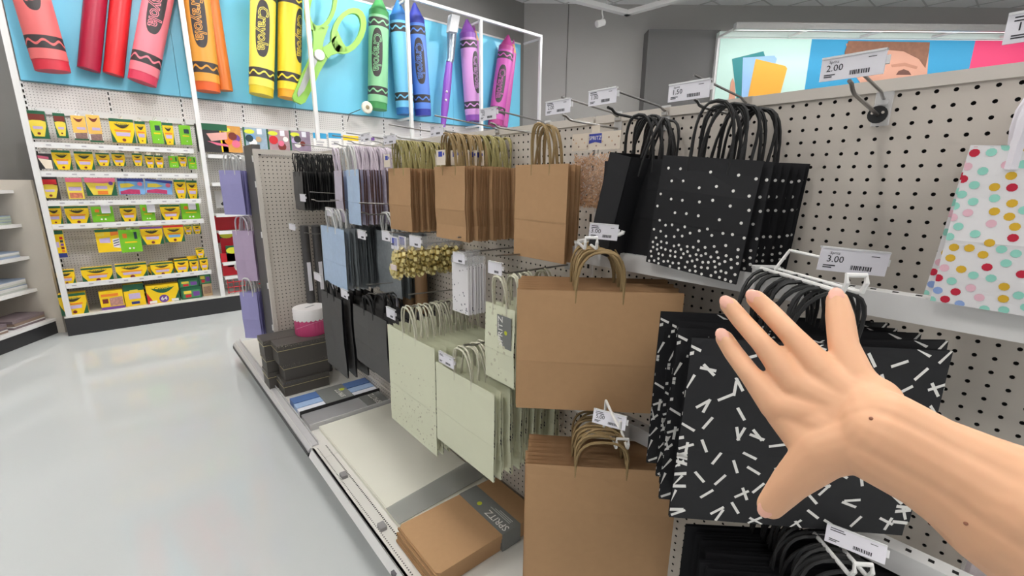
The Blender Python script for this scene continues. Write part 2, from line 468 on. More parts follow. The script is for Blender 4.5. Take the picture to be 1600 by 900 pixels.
# clips on the front rail
for u, v in ((537, 742), (597, 822)):
    p = at(u, v, 'Z', -1.55)
    o = part('rail_clip', MB().bbox((-0.014, -0.02, -0.010), (0.014, 0.02, 0.006), 0.003), mat('clip_grey', (160, 158, 160), rough=0.3, alpha=0.7, var=0), None, Matrix.Translation(p))
    tag(o, 'small clear grey clip on the near rail ' + ('towards the dark boxes' if v < 780 else 'beside the brown bag pack'), 'clip')
# rail print
p = at(616, 884, 'X', -0.557)
part('rail_print', MB().box((-0.566, p.y - 0.012, -1.596), (-0.5535, p.y + 0.012, -1.578)), mat('print_grey', (96, 94, 100), var=0.5, scale=500), GO, gi, smooth=False)
part('rail_barcode', MB().box((-0.566, p.y - 0.055, -1.596), (-0.5585, p.y - 0.025, -1.591)), INK, GO, gi, smooth=False)

# wing pegboard at the far end of the run
WP = thing('pegboard_divider', 'cream framed pegboard wing standing across the far end of the shelf', 'panel', (-0.23, 3.17, -1.56))
wi = WP.matrix_world.inverted()
X0 = -0.435
part('pegboard_sheet', peg_mesh('pegboard_sheet', lambda a, b, d: (a, 3.165 + d, b), -16, -1, -59, -2, [PEG, DARKH]), [PEG, DARKH], WP, wi, smooth=False)
part('frame_side', MB().box((X0, 3.148, -1.56), (X0 + 0.026, 3.176, 0.0)), CAPM, WP, wi, smooth=False)
part('frame_top', MB().box((X0 + 0.026, 3.148, -0.03), (-0.004, 3.176, 0.0)), CAPM, WP, wi, smooth=False)
part('frame_foot', MB().box((X0 + 0.026, 3.150, -1.56), (-0.004, 3.176, -1.50)), CAPM, WP, wi, smooth=False)
part('grey_side_post', MB().box((X0 + 0.002, 3.185, -1.56), (X0 + 0.05, 3.43, 0.03)), GREYP, WP, wi, smooth=False)
f = MB()
for z in (-0.06, -0.22, -0.55, -0.9, -1.2):
    f.box((X0 - 0.004, 3.178, z - 0.02), (X0 + 0.004, 3.192, z + 0.02))
part('post_clips', f, WHITE, WP, wi, smooth=False)

# cross bars in front of the pegboard
BX = -0.176


def crossbar(label, zt, y0=0.75, y1=-0.476, h=0.043):
    t = thing('hang_rail', label, 'rail', (BX, y0, zt))
    I = t.matrix_world.inverted()
    f = MB().box((BX - 0.003, y1, zt - h), (BX, y0, zt)); f.box((BX, y1, zt - 0.003), (BX + 0.03, y0, zt))
    part('bar', f, WHITE, t, I, smooth=False)
    part('side_arm', MB().box((BX, y0 - 0.003, zt - h), (0.002, y0, zt)).box((BX + 0.03, y0 - 0.026, zt - 0.003), (0.002, y0 - 0.003, zt)), WHITE, t, I, smooth=False)
    part('end_cap', MB().box((BX - 0.004, y0, zt - h - 0.001), (BX + 0.004, y0 + 0.004, zt + 0.001)), CAPM, t, I, smooth=False)
    f = MB(); y = y0 - 0.05
    while y > y1:
        f.box((BX + 0.011, y - 0.004, zt - 0.001), (BX + 0.019, y + 0.004, zt + 0.0005)); y -= 0.03
    part('rail_holes', f, DARKH, t, I, kind='stuff', smooth=False)
    return t


crossbar('upper white perforated rail under the polka dot bags', -0.362)
crossbar('lower white perforated rail behind the black confetti bags', -0.812)

# ================================================================ HOOKS AND PRICE TAGS
HOOKG = 'steel pegboard hooks'


def peg_hook(y, z, L, label, tip_up=0.012, black=False, arm=True, armL=None, group=None, armz=0.045):
    """pegboard hook along -X from (0, y, z)"""
    t = thing('peg_hook', label, 'hook', (0, y, z), 0, group)
    part('back_plate', MB().bbox((-0.004, -0.014, -0.016), (-0.0005, 0.014, 0.046), 0.0015).box((-0.010, -0.008, 0.022), (-0.003, 0.008, 0.030)), PLAST, t)
    m = BLACKC if black else STEEL
    pts = [(-0.001, 0, -0.0), (-0.012, 0, 0), (-L * 0.5, 0, tip_up * 0.45), (-L * 0.84, 0, tip_up * 0.8), (-L * 0.89, 0, tip_up * 0.95 + 0.001), (-L * 0.94, 0, tip_up + 0.008), (-L, 0, tip_up + 0.010)]
    part('prong', MB().tube(pts, 0.0032, 7), m, t)
    if arm:
        al = armL or L * 1.02
        part('tag_arm', MB().tube([(-0.001, 0, armz - 0.012), (-0.012, 0, armz - 0.012), (-0.035, 0, armz - 0.004), (-al, 0, armz + 0.012)], 0.0026, 6), STEEL, t)
    return t


def price_tag(cx, y, z, label, price=None, rz=PI, w=0.072, h=0.034, tilt=0.0, lines=True, head='', barcode=True, group=None, roll=0.0):
    """tag whose printed face looks along local +X"""
    M = Matrix.Translation((cx, y, z)) @ Matrix.Rotation(rz, 4, 'Z') @ Matrix.Rotation(tilt, 4, 'Y') @ Matrix.Rotation(roll, 4, 'X')
    t = thing('price_tag', label, 'price tag', M=M, group=group)
    pl = part('plate', MB().box((-0.0012, -w / 2, -h / 2), (0.0012, w / 2, h / 2)), TAGW, t, smooth=False)
    part('clip_ridge', MB().box((-0.006, -w / 2, h / 2 - 0.003), (0.0026, w / 2, h / 2)).box((-0.006, w / 2 - 0.012, -0.004), (-0.0012, w / 2 + 0.004, 0.008)), mat('tag_plastic', (226, 226, 228), rough=0.25, var=0), t, smooth=False)
    x = 0.0016
    if price:
        link('price_text', text_mesh(price, INK, 0.006), pl, front(x, -w * 0.27, 0.0, h * 0.27))
    if head:
        link('name_text', text_mesh(head, INK, 0.0), pl, front(x, -w * 0.29, h * 0.26, h * 0.115))
    if lines:
        f = MB()
        for i, (a, b, zz) in enumerate(((-.43, -.20, .32), (-.43, -.17, .21), (-.43, -.25, -.26), (-.43, -.30, -.34))):
            if head and i < 2: continue
            f.box((0.0011, a * w, zz * h - h * 0.022), (0.0015, b * w, zz * h + h * 0.022))
        f.box((0.0011, 0.24 * w, 0.24 * h), (0.0015, 0.36 * w, 0.27 * h))
        part('small_print', f, INK, pl, smooth=False, kind='stuff')
    if barcode:
        f = MB(); r = random.Random(3); a = -0.02 * w
        while a < 0.28 * w:
            ww = r.choice((0.008, 0.014, 0.02)) * w
            f.box((0.0011, a, -0.36 * h), (0.0015, a + ww, -0.18 * h)); a += ww + r.choice((0.008, 0.014)) * w
        part('barcode', f, INK, pl, smooth=False, kind='stuff')
    return t


def tag_px(u0, v0, u1, v1, X, label, price=None, h=0.034, **k):
    """tag facing the aisle; photo corners of its left and right edge centres on plane X"""
    a = at(u0, v0, 'X', X); b = at(u1, v1, 'X', X)
    return price_tag(X, (a.y + b.y) / 2, (a.z + b.z) / 2, label, price, w=abs(a.y - b.y), h=h, roll=-math.atan2(b.z - a.z, abs(b.y - a.y)) * 0, **k)


# ================================================================ PAPER BAGS
def bag_profile(W, H, A, T, seed):
    r = random.Random(seed)
    zs = [-A, -A - 0.028, -A - H * 0.30, -A - H * 0.58, -A - H * 0.60, -A - H * 0.8, -A - H]
    ts = [T * 0.75, T * 0.8, T * 1.1, T * 1.15, T * 1.10, T * 0.9, T * 0.5]
    bow = [r.uniform(0, 0.002), 0.002, 0.003 + r.uniform(0, 0.002), 0.0034, 0.0030, 0.002, 0.0]
    l3 = r.uniform(-.003, .003); lean = [0, 0, r.uniform(-.002, .002), l3, l3 - 0.0004, r.uniform(-.003, .004), r.uniform(-.003, .006)]
    return zs, ts, bow, lean


def bag_front_x(W, prof, y, z):
    zs, ts, bow, lean = prof
    for i in range(len(zs) - 1):
        if zs[i] >= z >= zs[i + 1]:
            k = (zs[i] - z) / (zs[i] - zs[i + 1])
            t = ts[i] * (1 - k) + ts[i + 1] * k; b = bow[i] * (1 - k) + bow[i + 1] * k; l = lean[i] * (1 - k) + lean[i + 1] * k
            return l + t / 2 + b * (1 - min(1, abs(y) / (W / 2)))
    return T


def bag_mesh(name, W, H, A, T, seed, mats):
    """flat folded carrier bag: face looks along +X, handle apex at the origin"""
    prof = bag_profile(W, H, A, T, seed); zs, ts, bow, lean = prof; g = min(0.05, W * 0.16)
    mb = MB(); n = 8
    for i, z in enumerate(zs):
        t, b, l = ts[i] / 2, bow[i], lean[i]
        mb.v += [(l + t, -W / 2, z), (l + t + b, 0, z), (l + t, W / 2, z), (l, W / 2 - g, z), (l - t, W / 2, z), (l - t - b * 0.5, 0, z), (l - t, -W / 2, z), (l, -W / 2 + g, z)]
    for i in range(len(zs) - 1):
        for k in range(n):
            q = (k + 1) % n
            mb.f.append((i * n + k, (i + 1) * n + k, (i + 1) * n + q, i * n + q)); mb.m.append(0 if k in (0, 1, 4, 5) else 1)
    o = (len(zs) - 1) * n
    mb.f += [(o + 0, o + 7, o + 3, o + 2), (o + 7, o + 6, o + 4, o + 3)]; mb.m += [1, 1]
    return mb.mesh(name, mats, False), prof


def handle_mesh(name, a, A, r, m, seed, x=0.0, drop=0.03, lean=0.0, flat=0.0):
    rr = random.Random(seed); pts = []; N = 12
    sk = rr.uniform(-0.012, 0.012)
    for i in range(N + 1):
        th = PI * i / N
        y = -a * math.copysign(abs(math.cos(th)) ** 0.75, math.cos(th)); z = -A + A * (math.sin(th) ** 0.8 if math.sin(th) > 0 else 0)
        pts.append((x + lean * math.sin(th), y + sk * math.sin(th), z + 0.003))
    pts = [(x, -a, -A - drop)] + pts + [(x, a, -A - drop)]
    return MB().tube(pts, r, 5).mesh(name, m)


BAGLIB = {}


def bag_kit(key, W, H, A, T, mats, cord, hr, ha, prints=None, extra=None, nvar=3, lean=0.02):
    kit = []
    for s in range(nvar):
        me, prof = bag_mesh('bag_body', W, H, A, T, s * 17 + len(key), mats)
        h1 = handle_mesh('handle', ha, A, hr, cord, s + 5, T * 0.3, lean=lean * random.Random(s).uniform(-1, 1))
        h2 = handle_mesh('handle', ha, A, hr, cord, s + 55, -T * 0.3, lean=lean * random.Random(s + 9).uniform(-1, 1))
        pm = prints(W, H, A, prof) if prints else []
        kit.append((me, h1, h2, pm))
    BAGLIB[key] = kit
    return kit


def hang_bag(key, M, label, group=None, v=0, parts_print=True):
    me, h1, h2, pm = BAGLIB[key][v % len(BAGLIB[key])]
    t = thing('gift_bag', label, 'gift bag', M=M, group=group)
    bo = link('bag_body', me, t); link('handle', h1, t); link('handle', h2, t)
    if parts_print:
        for nm, pme, kd in pm: link(nm, pme, bo, kind=kd)
    return t


ORD = ['front', 'second', 'third', 'fourth', 'fifth', 'sixth', 'seventh', 'eighth', 'ninth', 'tenth', 'eleventh', 'twelfth', 'thirteenth', 'fourteenth', 'fifteenth', 'sixteenth', 'seventeenth', 'eighteenth', 'nineteenth', 'twentieth', 'twenty-first', 'twenty-second']


def stack(key, n, p_front, p_back, az, lab_front, lab_rest, group, jit=(0.006, 2.0, 1.2), drop=0.0, seed=1, front_roll=0.0, az_front=0.0, roll0=0.0):
    """n bags along a hook from p_front to p_back; az = direction the faces look"""
    r = random.Random(seed); out = []
    pf, pb = Vector(p_front), Vector(p_back)
    side = Vector((-math.sin(az), math.cos(az), 0))
    for i in range(n):
        k = i / max(1, n - 1); p = pf.lerp(pb, k)
        s = 0 if i == 0 else 1
        p = p + side * r.uniform(-jit[0], jit[0]) * s + Vector((0, 0, -abs(r.gauss(0, 0.002)) * s))
        a = az + (math.radians(r.uniform(-jit[1], jit[1])) if s else az_front)
        roll = roll0 + (math.radians(r.uniform(-jit[2], jit[2])) if s else front_roll)
        M = Matrix.Translation(p) @ Matrix.Rotation(a, 4, 'Z') @ Matrix.Rotation(roll, 4, 'X')
        out.append(hang_bag(key, M, lab_front if i == 0 else lab_rest + ', ' + ORD[i] + ' from the front', group, v=i))
    return out


def decal_disc(mb, W, prof, y, z, r, m=0, n=10, off=0.0006):
    x = bag_front_x(W, prof, y, z) + off; o = len(mb.v)
    pts = []
    for k in range(n):
        a = 2 * PI * k / n; yy = max(-W / 2, min(W / 2, y + r * math.cos(a))); zz = max(prof[0][-1] + 1e-4, min(prof[0][0] - 1e-4, z + r * math.sin(a)))
        pts.append((bag_front_x(W, prof, yy, zz) + off, yy, zz))
    mb.v += pts; mb.f.append(tuple(range(o, o + n))); mb.m.append(m)


def decal_bar(mb, W, prof, y, z, L, w, a, m=0, off=0.0006):
    o = len(mb.v); c, s = math.cos(a), math.sin(a); pts = []
    for p, q in ((-L / 2, -w / 2), (L / 2, -w / 2), (L / 2, w / 2), (-L / 2, w / 2)):
        yy = max(-W / 2, min(W / 2, y + p * c - q * s)); zz = max(prof[0][-1] + 1e-4, min(prof[0][0] - 1e-4, z + p * s + q * c))
        pts.append((bag_front_x(W, prof, yy, zz) + off, yy, zz))
    mb.v += pts; mb.f.append((o, o + 1, o + 2, o + 3)); mb.m.append(m)


def gusset_bars(mb, W, prof, A, H, n, L, w, seed, m=0):
    r = random.Random(seed); zs, ts, bow, lean = prof; g = min(0.05, W * 0.16)
    for sgn in (-1, 1):
        for i in range(n):
            z = -A - r.uniform(0.02, H - 0.02)
            t = 0.004; o = len(mb.v); dz = r.uniform(-0.01, 0.01)
            y0, y1 = sgn * (W / 2 + 0.0008), sgn * (W / 2 - g * 0.5)
            mb.v += [(t, y0, z), (0.001, y1, z + dz), (0.001, y1, z + dz - w), (t, y0, z - w)]
            mb.f.append((o, o + 1, o + 2, o + 3)); mb.m.append(m)


def polka_print(W, H, A, prof):
    r = random.Random(11); mb = MB(); pts = []
    tries = 0
    while len(pts) < 118 and tries < 9000:
        tries += 1
        k = r.random() ** 0.48; y = r.uniform(-W / 2 + 0.004, W / 2 - 0.004); z = -A - 0.02 - k * (H - 0.022)
        md = 0.0105 if k > 0.75 else (0.016 if k > 0.55 else 0.027)
        if all((y - a) ** 2 + (z - b) ** 2 > md * md for a, b in pts): pts.append((y, z))
    for y, z in pts: decal_disc(mb, W, prof, y, z, 0.0031)
    return [('printed_dots', mb.mesh('printed_dots', DOTW, False), 'stuff')]


def confetti_print(W, H, A, prof):
    r = random.Random(5); mb = MB(); pts = []; tries = 0
    while len(pts) < 92 and tries < 6000:
        tries += 1
        y = r.uniform(-W / 2, W / 2); z = -A - r.uniform(0.002, H - 0.002)
        if all((y - a) ** 2 + (z - b) ** 2 > 0.029 ** 2 for a, b in pts): pts.append((y, z))
    for i, (y, z) in enumerate(pts):
        a = r.uniform(-1.3, 1.3)
        decal_bar(mb, W, prof, y, z, 0.026, 0.0048, a, 0)
        if i % 3 == 0: decal_bar(mb, W, prof, y + r.uniform(-.006, .006), z + r.uniform(-.01, .01), 0.026, 0.0048, a + r.choice((0.5, 1.1, -0.6, 1.4)), 0, 0.0009)
    gusset_bars(mb, W, prof, A, H, 12, 0.02, 0.006, 3)
    return [('printed_bars', mb.mesh('printed_bars', DOTW, False), 'stuff')]


RB = [mat('print_red', (196, 24, 58), var=0), mat('print_gold', (222, 178, 44), var=0), mat('print_aqua', (150, 216, 200), var=0), mat('print_periwinkle', (142, 168, 220), var=0), mat('print_blush', (232, 186, 200), var=0)]


def rainbow_print(W, H, A, prof):
    r = random.Random(4); mb = MB(); pts = []; tries = 0
    while len(pts) < 165 and tries < 9000:
        tries += 1
        y = r.uniform(-W / 2, W / 2); z = -A - r.uniform(0.0, H)
        if all((y - a) ** 2 + (z - b) ** 2 > 0.0148 ** 2 for a, b in pts): pts.append((y, z))
    for y, z in pts: decal_disc(mb, W, prof, y, z, 0.0056, r.choice((0, 0, 1, 1, 2, 2, 2, 3, 4, 4)))
    return [('printed_dots', mb.mesh('printed_dots', RB, False), 'stuff')]


SPK = [mat('print_greige', (200, 198, 172), var=0), mat('print_taupe', (164, 158, 136), var=0)]


def speckle_print(n, low=True, size=0.004):
    def fn(W, H, A, prof):
        r = random.Random(8); mb = MB()
        for i in range(n):
            k = r.random() ** (0.45 if low else 1.0)
            decal_disc(mb, W, prof, r.uniform(-W / 2 + .006, W / 2 - .006), -A - 0.01 - k * (H - 0.02), r.uniform(0.3, 1.0) * size, 0 if r.random() < 0.72 else 1, 7)
        gz = random.Random(2)
        zs = prof[0]; t = 0.003
        for sgn in (-1, 1):
            for i in range(10):
                z = -A - gz.uniform(0.01, H - 0.01); o = len(mb.v); y = sgn * (W / 2 + 0.0008)
                mb.v += [(t, y, z), (t - 0.003, y - sgn * 0.012, z + .001), (t - 0.003, y - sgn * 0.012, z - 0.006), (t, y, z - 0.007)]
                mb.f.append((o, o + 1, o + 2, o + 3)); mb.m.append(2)
        return [('printed_specks', mb.mesh('printed_specks', SPK + [INK], False), 'stuff')]
    return fn


bag_kit('polka', 0.212, 0.242, 0.105, 0.006, [BLACKP, BLACKP], BLACKC, 0.0030, 0.043, polka_print)
bag_kit('black', 0.20, 0.235, 0.10, 0.006, [BLACKP, BLACKP], BLACKC, 0.0029, 0.040)
bag_kit('confetti', 0.39, 0.335, 0.085, 0.008, [BLACKP, BLACKP], BLACKC, 0.0034, 0.052, confetti_print, lean=0.03)
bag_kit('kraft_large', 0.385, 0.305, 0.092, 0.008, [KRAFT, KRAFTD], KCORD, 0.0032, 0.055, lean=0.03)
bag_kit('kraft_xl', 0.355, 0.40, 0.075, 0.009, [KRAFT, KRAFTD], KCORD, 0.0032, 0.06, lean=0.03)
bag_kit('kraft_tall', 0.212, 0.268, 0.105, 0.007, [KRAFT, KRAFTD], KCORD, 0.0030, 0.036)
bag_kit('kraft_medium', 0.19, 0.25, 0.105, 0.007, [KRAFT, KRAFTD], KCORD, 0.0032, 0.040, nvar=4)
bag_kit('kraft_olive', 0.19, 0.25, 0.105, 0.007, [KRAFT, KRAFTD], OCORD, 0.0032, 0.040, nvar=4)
bag_kit('black_small', 0.19, 0.235, 0.105, 0.007, [mat('charcoal_paper', (78, 77, 76), rough=0.6, var=0.04), BLACKP], BLACKC, 0.0034, 0.045)
bag_kit('black_wide', 0.38, 0.30, 0.075, 0.009, [BLACKP, BLACKP], BLACKC, 0.0036, 0.06)
bag_kit('charcoal_tall', 0.32, 0.455, 0.075, 0.012, [mat('charcoal_paper', (78, 77, 76)), BLACKP], BLACKC, 0.0045, 0.05)
bag_kit('charcoal_wide', 0.38, 0.30, 0.075, 0.012, [mat('charcoal_paper', (78, 77, 76)), BLACKP], BLACKC, 0.0045, 0.05)
BLUEP = mat('pale_blue_paper', (176, 198, 226), rough=0.5, var=0.10, scale=45)
SILV = mat('silver_paper', (150, 156, 160), rough=0.35, metal=0.35, var=0.25, scale=60)
LILP = mat('lilac_white_paper', (196, 188, 204), rough=0.45, var=0.12, scale=50)
PINKM = mat('rose_metallic_paper', (150, 122, 118), rough=0.35, metal=0.3, var=0.4, scale=90)
GCORD = mat('grey_ribbon', (206, 206, 204), rough=0.5, var=0.08)
PCORD = mat('lilac_ribbon', (212, 200, 212), rough=0.5, var=0.08)
bag_kit('blue_small', 0.15, 0.26, 0.105, 0.008, [BLUEP, PINKM], GCORD, 0.0045, 0.035)
bag_kit('lilac_small', 0.15, 0.26, 0.105, 0.008, [LILP, PINKM], PCORD, 0.0045, 0.035)
bag_kit('blue_large', 0.34, 0.31, 0.09, 0.010, [BLUEP, SILV], GCORD, 0.0045, 0.055)
bag_kit('silver_wide', 0.34, 0.31, 0.09, 0.010, [SILV, SILV], GCORD, 0.0045, 0.055)
bag_kit('silver_large', 0.24, 0.31, 0.09, 0.010, [SILV, SILV], GCORD, 0.0040, 0.055)
bag_kit('cream_tall', 0.385, 0.44, 0.115, 0.009, [CREAM, CREAM], CCORD, 0.0034, 0.05, speckle_print(150))
bag_kit('cream_wide', 0.345, 0.31, 0.10, 0.009, [CREAM, CREAM], CCORD, 0.0034, 0.05, speckle_print(0))
bag_kit('cream_small', 0.14, 0.245, 0.09, 0.008, [CREAM, CREAM], CCORD, 0.0036, 0.032, speckle_print(34, False, 0.006))
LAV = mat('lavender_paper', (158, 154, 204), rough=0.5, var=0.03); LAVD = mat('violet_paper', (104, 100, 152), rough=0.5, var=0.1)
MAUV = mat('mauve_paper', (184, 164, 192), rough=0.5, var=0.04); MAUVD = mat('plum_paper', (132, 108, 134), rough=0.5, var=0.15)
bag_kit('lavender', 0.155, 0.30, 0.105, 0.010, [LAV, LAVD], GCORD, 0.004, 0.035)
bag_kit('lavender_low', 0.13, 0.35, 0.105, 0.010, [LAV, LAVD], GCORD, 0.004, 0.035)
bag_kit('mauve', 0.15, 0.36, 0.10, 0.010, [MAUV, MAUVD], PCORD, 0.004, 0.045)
WCORD = mat('white_ribbon', (236, 232, 240), rough=0.4, var=0.04)
WPAP = mat('white_paper', (232, 230, 232), rough=0.55, var=0.02)
bag_kit('rainbow', 0.235, 0.225, 0.095, 0.006, [WPAP, WPAP], WCORD, 0.0068, 0.072, rainbow_print, lean=0.02)

HX = lambda y, z, x0, x1: ((x0, y, z), (x1, y, z))
BARH = math.atan2(-0.707, -0.707)
h45 = Vector((0.707, 0.707, 0))

# -- top row, from the right
RZ = -0.042
peg_hook(-0.185, -0.05, 0.25, 'steel hook holding the rainbow dotted bags', arm=True)
stack('rainbow', 8, (-0.20, -0.222, RZ), (-0.03, -0.217, RZ), PI, 'white bag with rainbow polka dots, foremost of its stack', 'white rainbow dotted bag tucked behind the foremost one', 'rainbow dotted bags', seed=3, jit=(0.012, 2.5, 4), front_roll=-0.02)
a = at(1572, 42, 'X', -0.25)
price_tag(-0.25, a.y - 0.045, 0.004, 'white price tag reading 1.00 above the rainbow dotted bags', '1.00', w=0.09, h=0.036)
peg_hook(0.047, -0.062, 0.235, 'bare steel hook with a black stop disc', tip_up=0.022)
t = thing('stop_disc', 'black round stop disc on the bare hook', 'disc', (-0.03, 0.047, -0.060))
part('disc', MB().lathe([(0.006, -0.002), (0.0155, -0.0025), (0.0155, 0.0025), (0.006, 0.002)], 20, M=Matrix.Rotation(PI / 2, 4, 'Y')), mat('black_plastic', (24, 24, 25), rough=0.4), t)
part('disc_holes', MB().lathe([(0.0025, -0.0035), (0.0025, 0.0035)], 8, M=Matrix.Translation((0, 0.008, 0.003)) @ Matrix.Rotation(PI / 2, 4, 'Y')).lathe([(0.0025, -0.0035), (0.0025, 0.0035)], 8, M=Matrix.Translation((0, -0.008, 0.003)) @ Matrix.Rotation(PI / 2, 4, 'Y')), PEG, t)
tag_px(1283, 109, 1384, 96, -0.25, 'white price tag reading 2.00 over the bare hook', '2.00', h=0.035, head='Spritz')
peg_hook(0.301, -0.040, 0.24, 'steel hook holding the black polka dot bags', tip_up=0.004)
tag_px(1045, 144, 1109, 139, -0.25, 'white price tag reading 1.50 over the polka dot bags', '1.50', head='Spritz')
stack('polka', 10, (-0.195, 0.268, -0.032), (-0.035, 0.245, -0.034), PI, 'black bag with white polka dots, foremost of its stack', 'black polka dot bag behind the foremost one', 'black polka dot bags', seed=5, jit=(0.007, 1.5, 1.5), roll0=-0.085)
peg_hook(0.506, -0.036, 0.245, 'black hook holding the plain black bags', tip_up=0.006, black=True)
tag_px(920, 154, 963, 148, -0.25, 'white price tag reading 1.00 over the plain black bags', '1.00')
# twisted open black bag: narrow side faces the aisle
bm_ = MB(); g = 0.062; Wb = 0.20; Hb = 0.24
M = Matrix.Translation((-0.135, 0.47, -0.125)) @ Matrix.Rotation(math.radians(13), 4, 'X')
t = thing('gift_bag', 'plain black bag hanging sideways and open, narrow side outward', 'gift bag', M=M, group=None)
for a, b in (((-Wb / 2, -g / 2, -Hb), (-Wb / 2 + 0.001, g / 2, 0)), ((Wb / 2 - 0.001, -g / 2, -Hb), (Wb / 2, g / 2, 0)), ((-Wb / 2, -g / 2, -Hb), (Wb / 2, -g / 2 + 0.001, 0)), ((-Wb / 2, g / 2 - 0.001, -Hb), (Wb / 2, g / 2, 0)), ((-Wb / 2, -g / 2, -Hb), (Wb / 2, g / 2, -Hb + 0.001))): bm_.box(a, b)
part('bag_body', bm_, BLACKP, t, smooth=False)
for sx in (-0.5, 0.5):
    link('handle', BAGLIB['black'][0][1], t, Matrix.Translation((-0.02 + 0.03 * sx, g * sx * 0.8, 0.09)) @ Matrix.Rotation(0.5 * sx - 0.9, 4, 'Z'))
stack('black', 9, (-0.155, 0.475, -0.034), (-0.03, 0.485, -0.036), PI, 'plain black bag just behind the sideways open one', 'plain black bag squeezed at the back of the black stack', 'plain black bags in the top row', seed=9, jit=(0.012, 4, 1.5))
# shred pack
peg_hook(0.657, -0.036, 0.235, 'steel hook holding the pack of shredded paper', tip_up=0.006)
tag_px(853, 169, 891, 165, -0.25, 'white price tag reading 2.00 over the shredded paper pack', '2.00')
t = thing('shred_pack', 'clear bag of crinkled kraft paper shred with a cream header card', 'paper shred', M=Matrix.Translation((-0.12, 0.64, -0.056)) @ Matrix.Rotation(PI, 4, 'Z') @ Matrix.Scale(0.83, 4))
hc = MB().box((-0.001, -0.10, -0.055), (0.001, 0.10, 0.0)); hc.box((-0.001, -0.016, 0.0), (0.001, 0.016, 0.022))
part('header_card', hc, mat('card_cream', (228, 216, 200), rough=0.6, var=0.02), t, smooth=False)
hp = MB()
for i in range(16): hp.add([(0.0012, -0.095 + i * 0.0125 + 0.003 * math.cos(a_), -0.018 - 0.012 * ((i * 7) % 3) + 0.003 * math.sin(a_)) for a_ in [k * PI / 4 for k in range(8)]], [tuple(range(8))], i % 3)
part('header_dots', hp, [mat('print_brown', (150, 112, 84), var=0), mat('print_peach', (222, 186, 150), var=0), mat('print_mauve', (150, 120, 110), var=0)], t, smooth=False)
part('logo_patch', MB().prism([Vector((0.0012, -0.026, -0.035)), Vector((0.0012, 0.0, -0.030)), Vector((0.0012, 0.026, -0.035)), Vector((0.0012, 0.026, -0.004)), Vector((0.0012, -0.026, -0.004))], Vector((0.0006, 0, 0))), mat('print_royal', (58, 72, 170), var=0), t, smooth=False)
link('logo_text', text_mesh('SPRITZ', DOTW, 0.01), t, front(0.0024, 0, -0.018, 0.012))
f = MB(); r = random.Random(21)
for i in range(1500):
    y = r.uniform(-0.085, 0.085); z = -0.07 - abs(r.random() ** 0.8) * 0.17; th = 0.02 * (1 - (y / 0.1) ** 2) * min(1, (-0.055 - z) / 0.04) + 0.004
    x = r.uniform(-th, th); d = Vector((r.uniform(-.3, .3), r.uniform(-1, 1), r.uniform(-1, 1))).normalized() * r.uniform(0.006, 0.012); n = d.cross(Vector((1, 0.2, 0.1))).normalized() * 0.0011
    p = Vector((x, y, z)); k = Vector((r.uniform(0.001, 0.005), 0, 0))
    f.add([p - d - n, p - d + n, p + k + n, p + k - n, p + d + n, p + d - n], [(0, 1, 2, 3), (3, 2, 4, 5)])
part('paper_shred', f, mat('shred_kraft', (200, 156, 116), rough=0.5, var=0.15, scale=200), t, kind='stuff', smooth=False)
f = MB(); NY = 10; NZ = 10
for sx in (1, -1):
    o = len(f.v)
    for i in range(NZ + 1):
        for j in range(NY + 1):
            y = -0.098 + 0.196 * j / NY; z = -0.05 - 0.205 * i / NZ
            b = 0.027 * math.sin(PI * j / NY) ** 0.6 * math.sin(PI * i / NZ) ** 0.6 + r.uniform(0, 0.002) * (0 < i < NZ) * (0 < j < NY)
            f.v.append((sx * (b + 0.0005), y * (1 - 0.12 * (abs(i / NZ - 0.5) * 2) ** 3), z))
    for i in range(NZ):
        for j in range(NY):
            q = (o + i * (NY + 1) + j, o + i * (NY + 1) + j + 1, o + (i + 1) * (NY + 1) + j + 1, o + (i + 1) * (NY + 1) + j)
            f.f.append(q if sx > 0 else q[::-1]); f.m.append(0)
part('clear_bag', f, mat('cellophane', (245, 240, 235), rough=0.1, var=0, alpha=0.09), t)
# tall kraft stack
peg_hook(0.944, -0.034, 0.245, 'long steel hook holding the single tall kraft bags', tip_up=0.008)
tag_px(750, 180, 775, 176, -0.26, 'small white price tag over the tall kraft bags', '.50')
stack('kraft_tall', 4, (-0.215, 0.752, -0.035), (-0.165, 0.757, -0.036), PI, 'tall kraft bag alone beside the shred pack, foremost', 'tall kraft bag directly behind the foremost tall one', 'tall kraft bags', seed=12, jit=(0.006, 1.5, 1))


# -- kraft stacks further along, olive and kraft handles, with hang tags
def hang_tag(p, label, group, big=True):
    t = thing('hang_tag', label, 'tag', p, PI, group)
    part('card', MB().box((-0.0006, -0.028, -0.05), (0.0006, 0.028, 0.0)), mat('card_cream', (228, 216, 200)), t, smooth=False)
    part('blue_mark', MB().box((0.0006, -0.014, -0.022), (0.001, 0.010, -0.005)).box((0.0006, 0.015, -0.018), (0.001, 0.022, -0.009)), mat('print_royal', (58, 72, 170)), t, smooth=False)
    return t


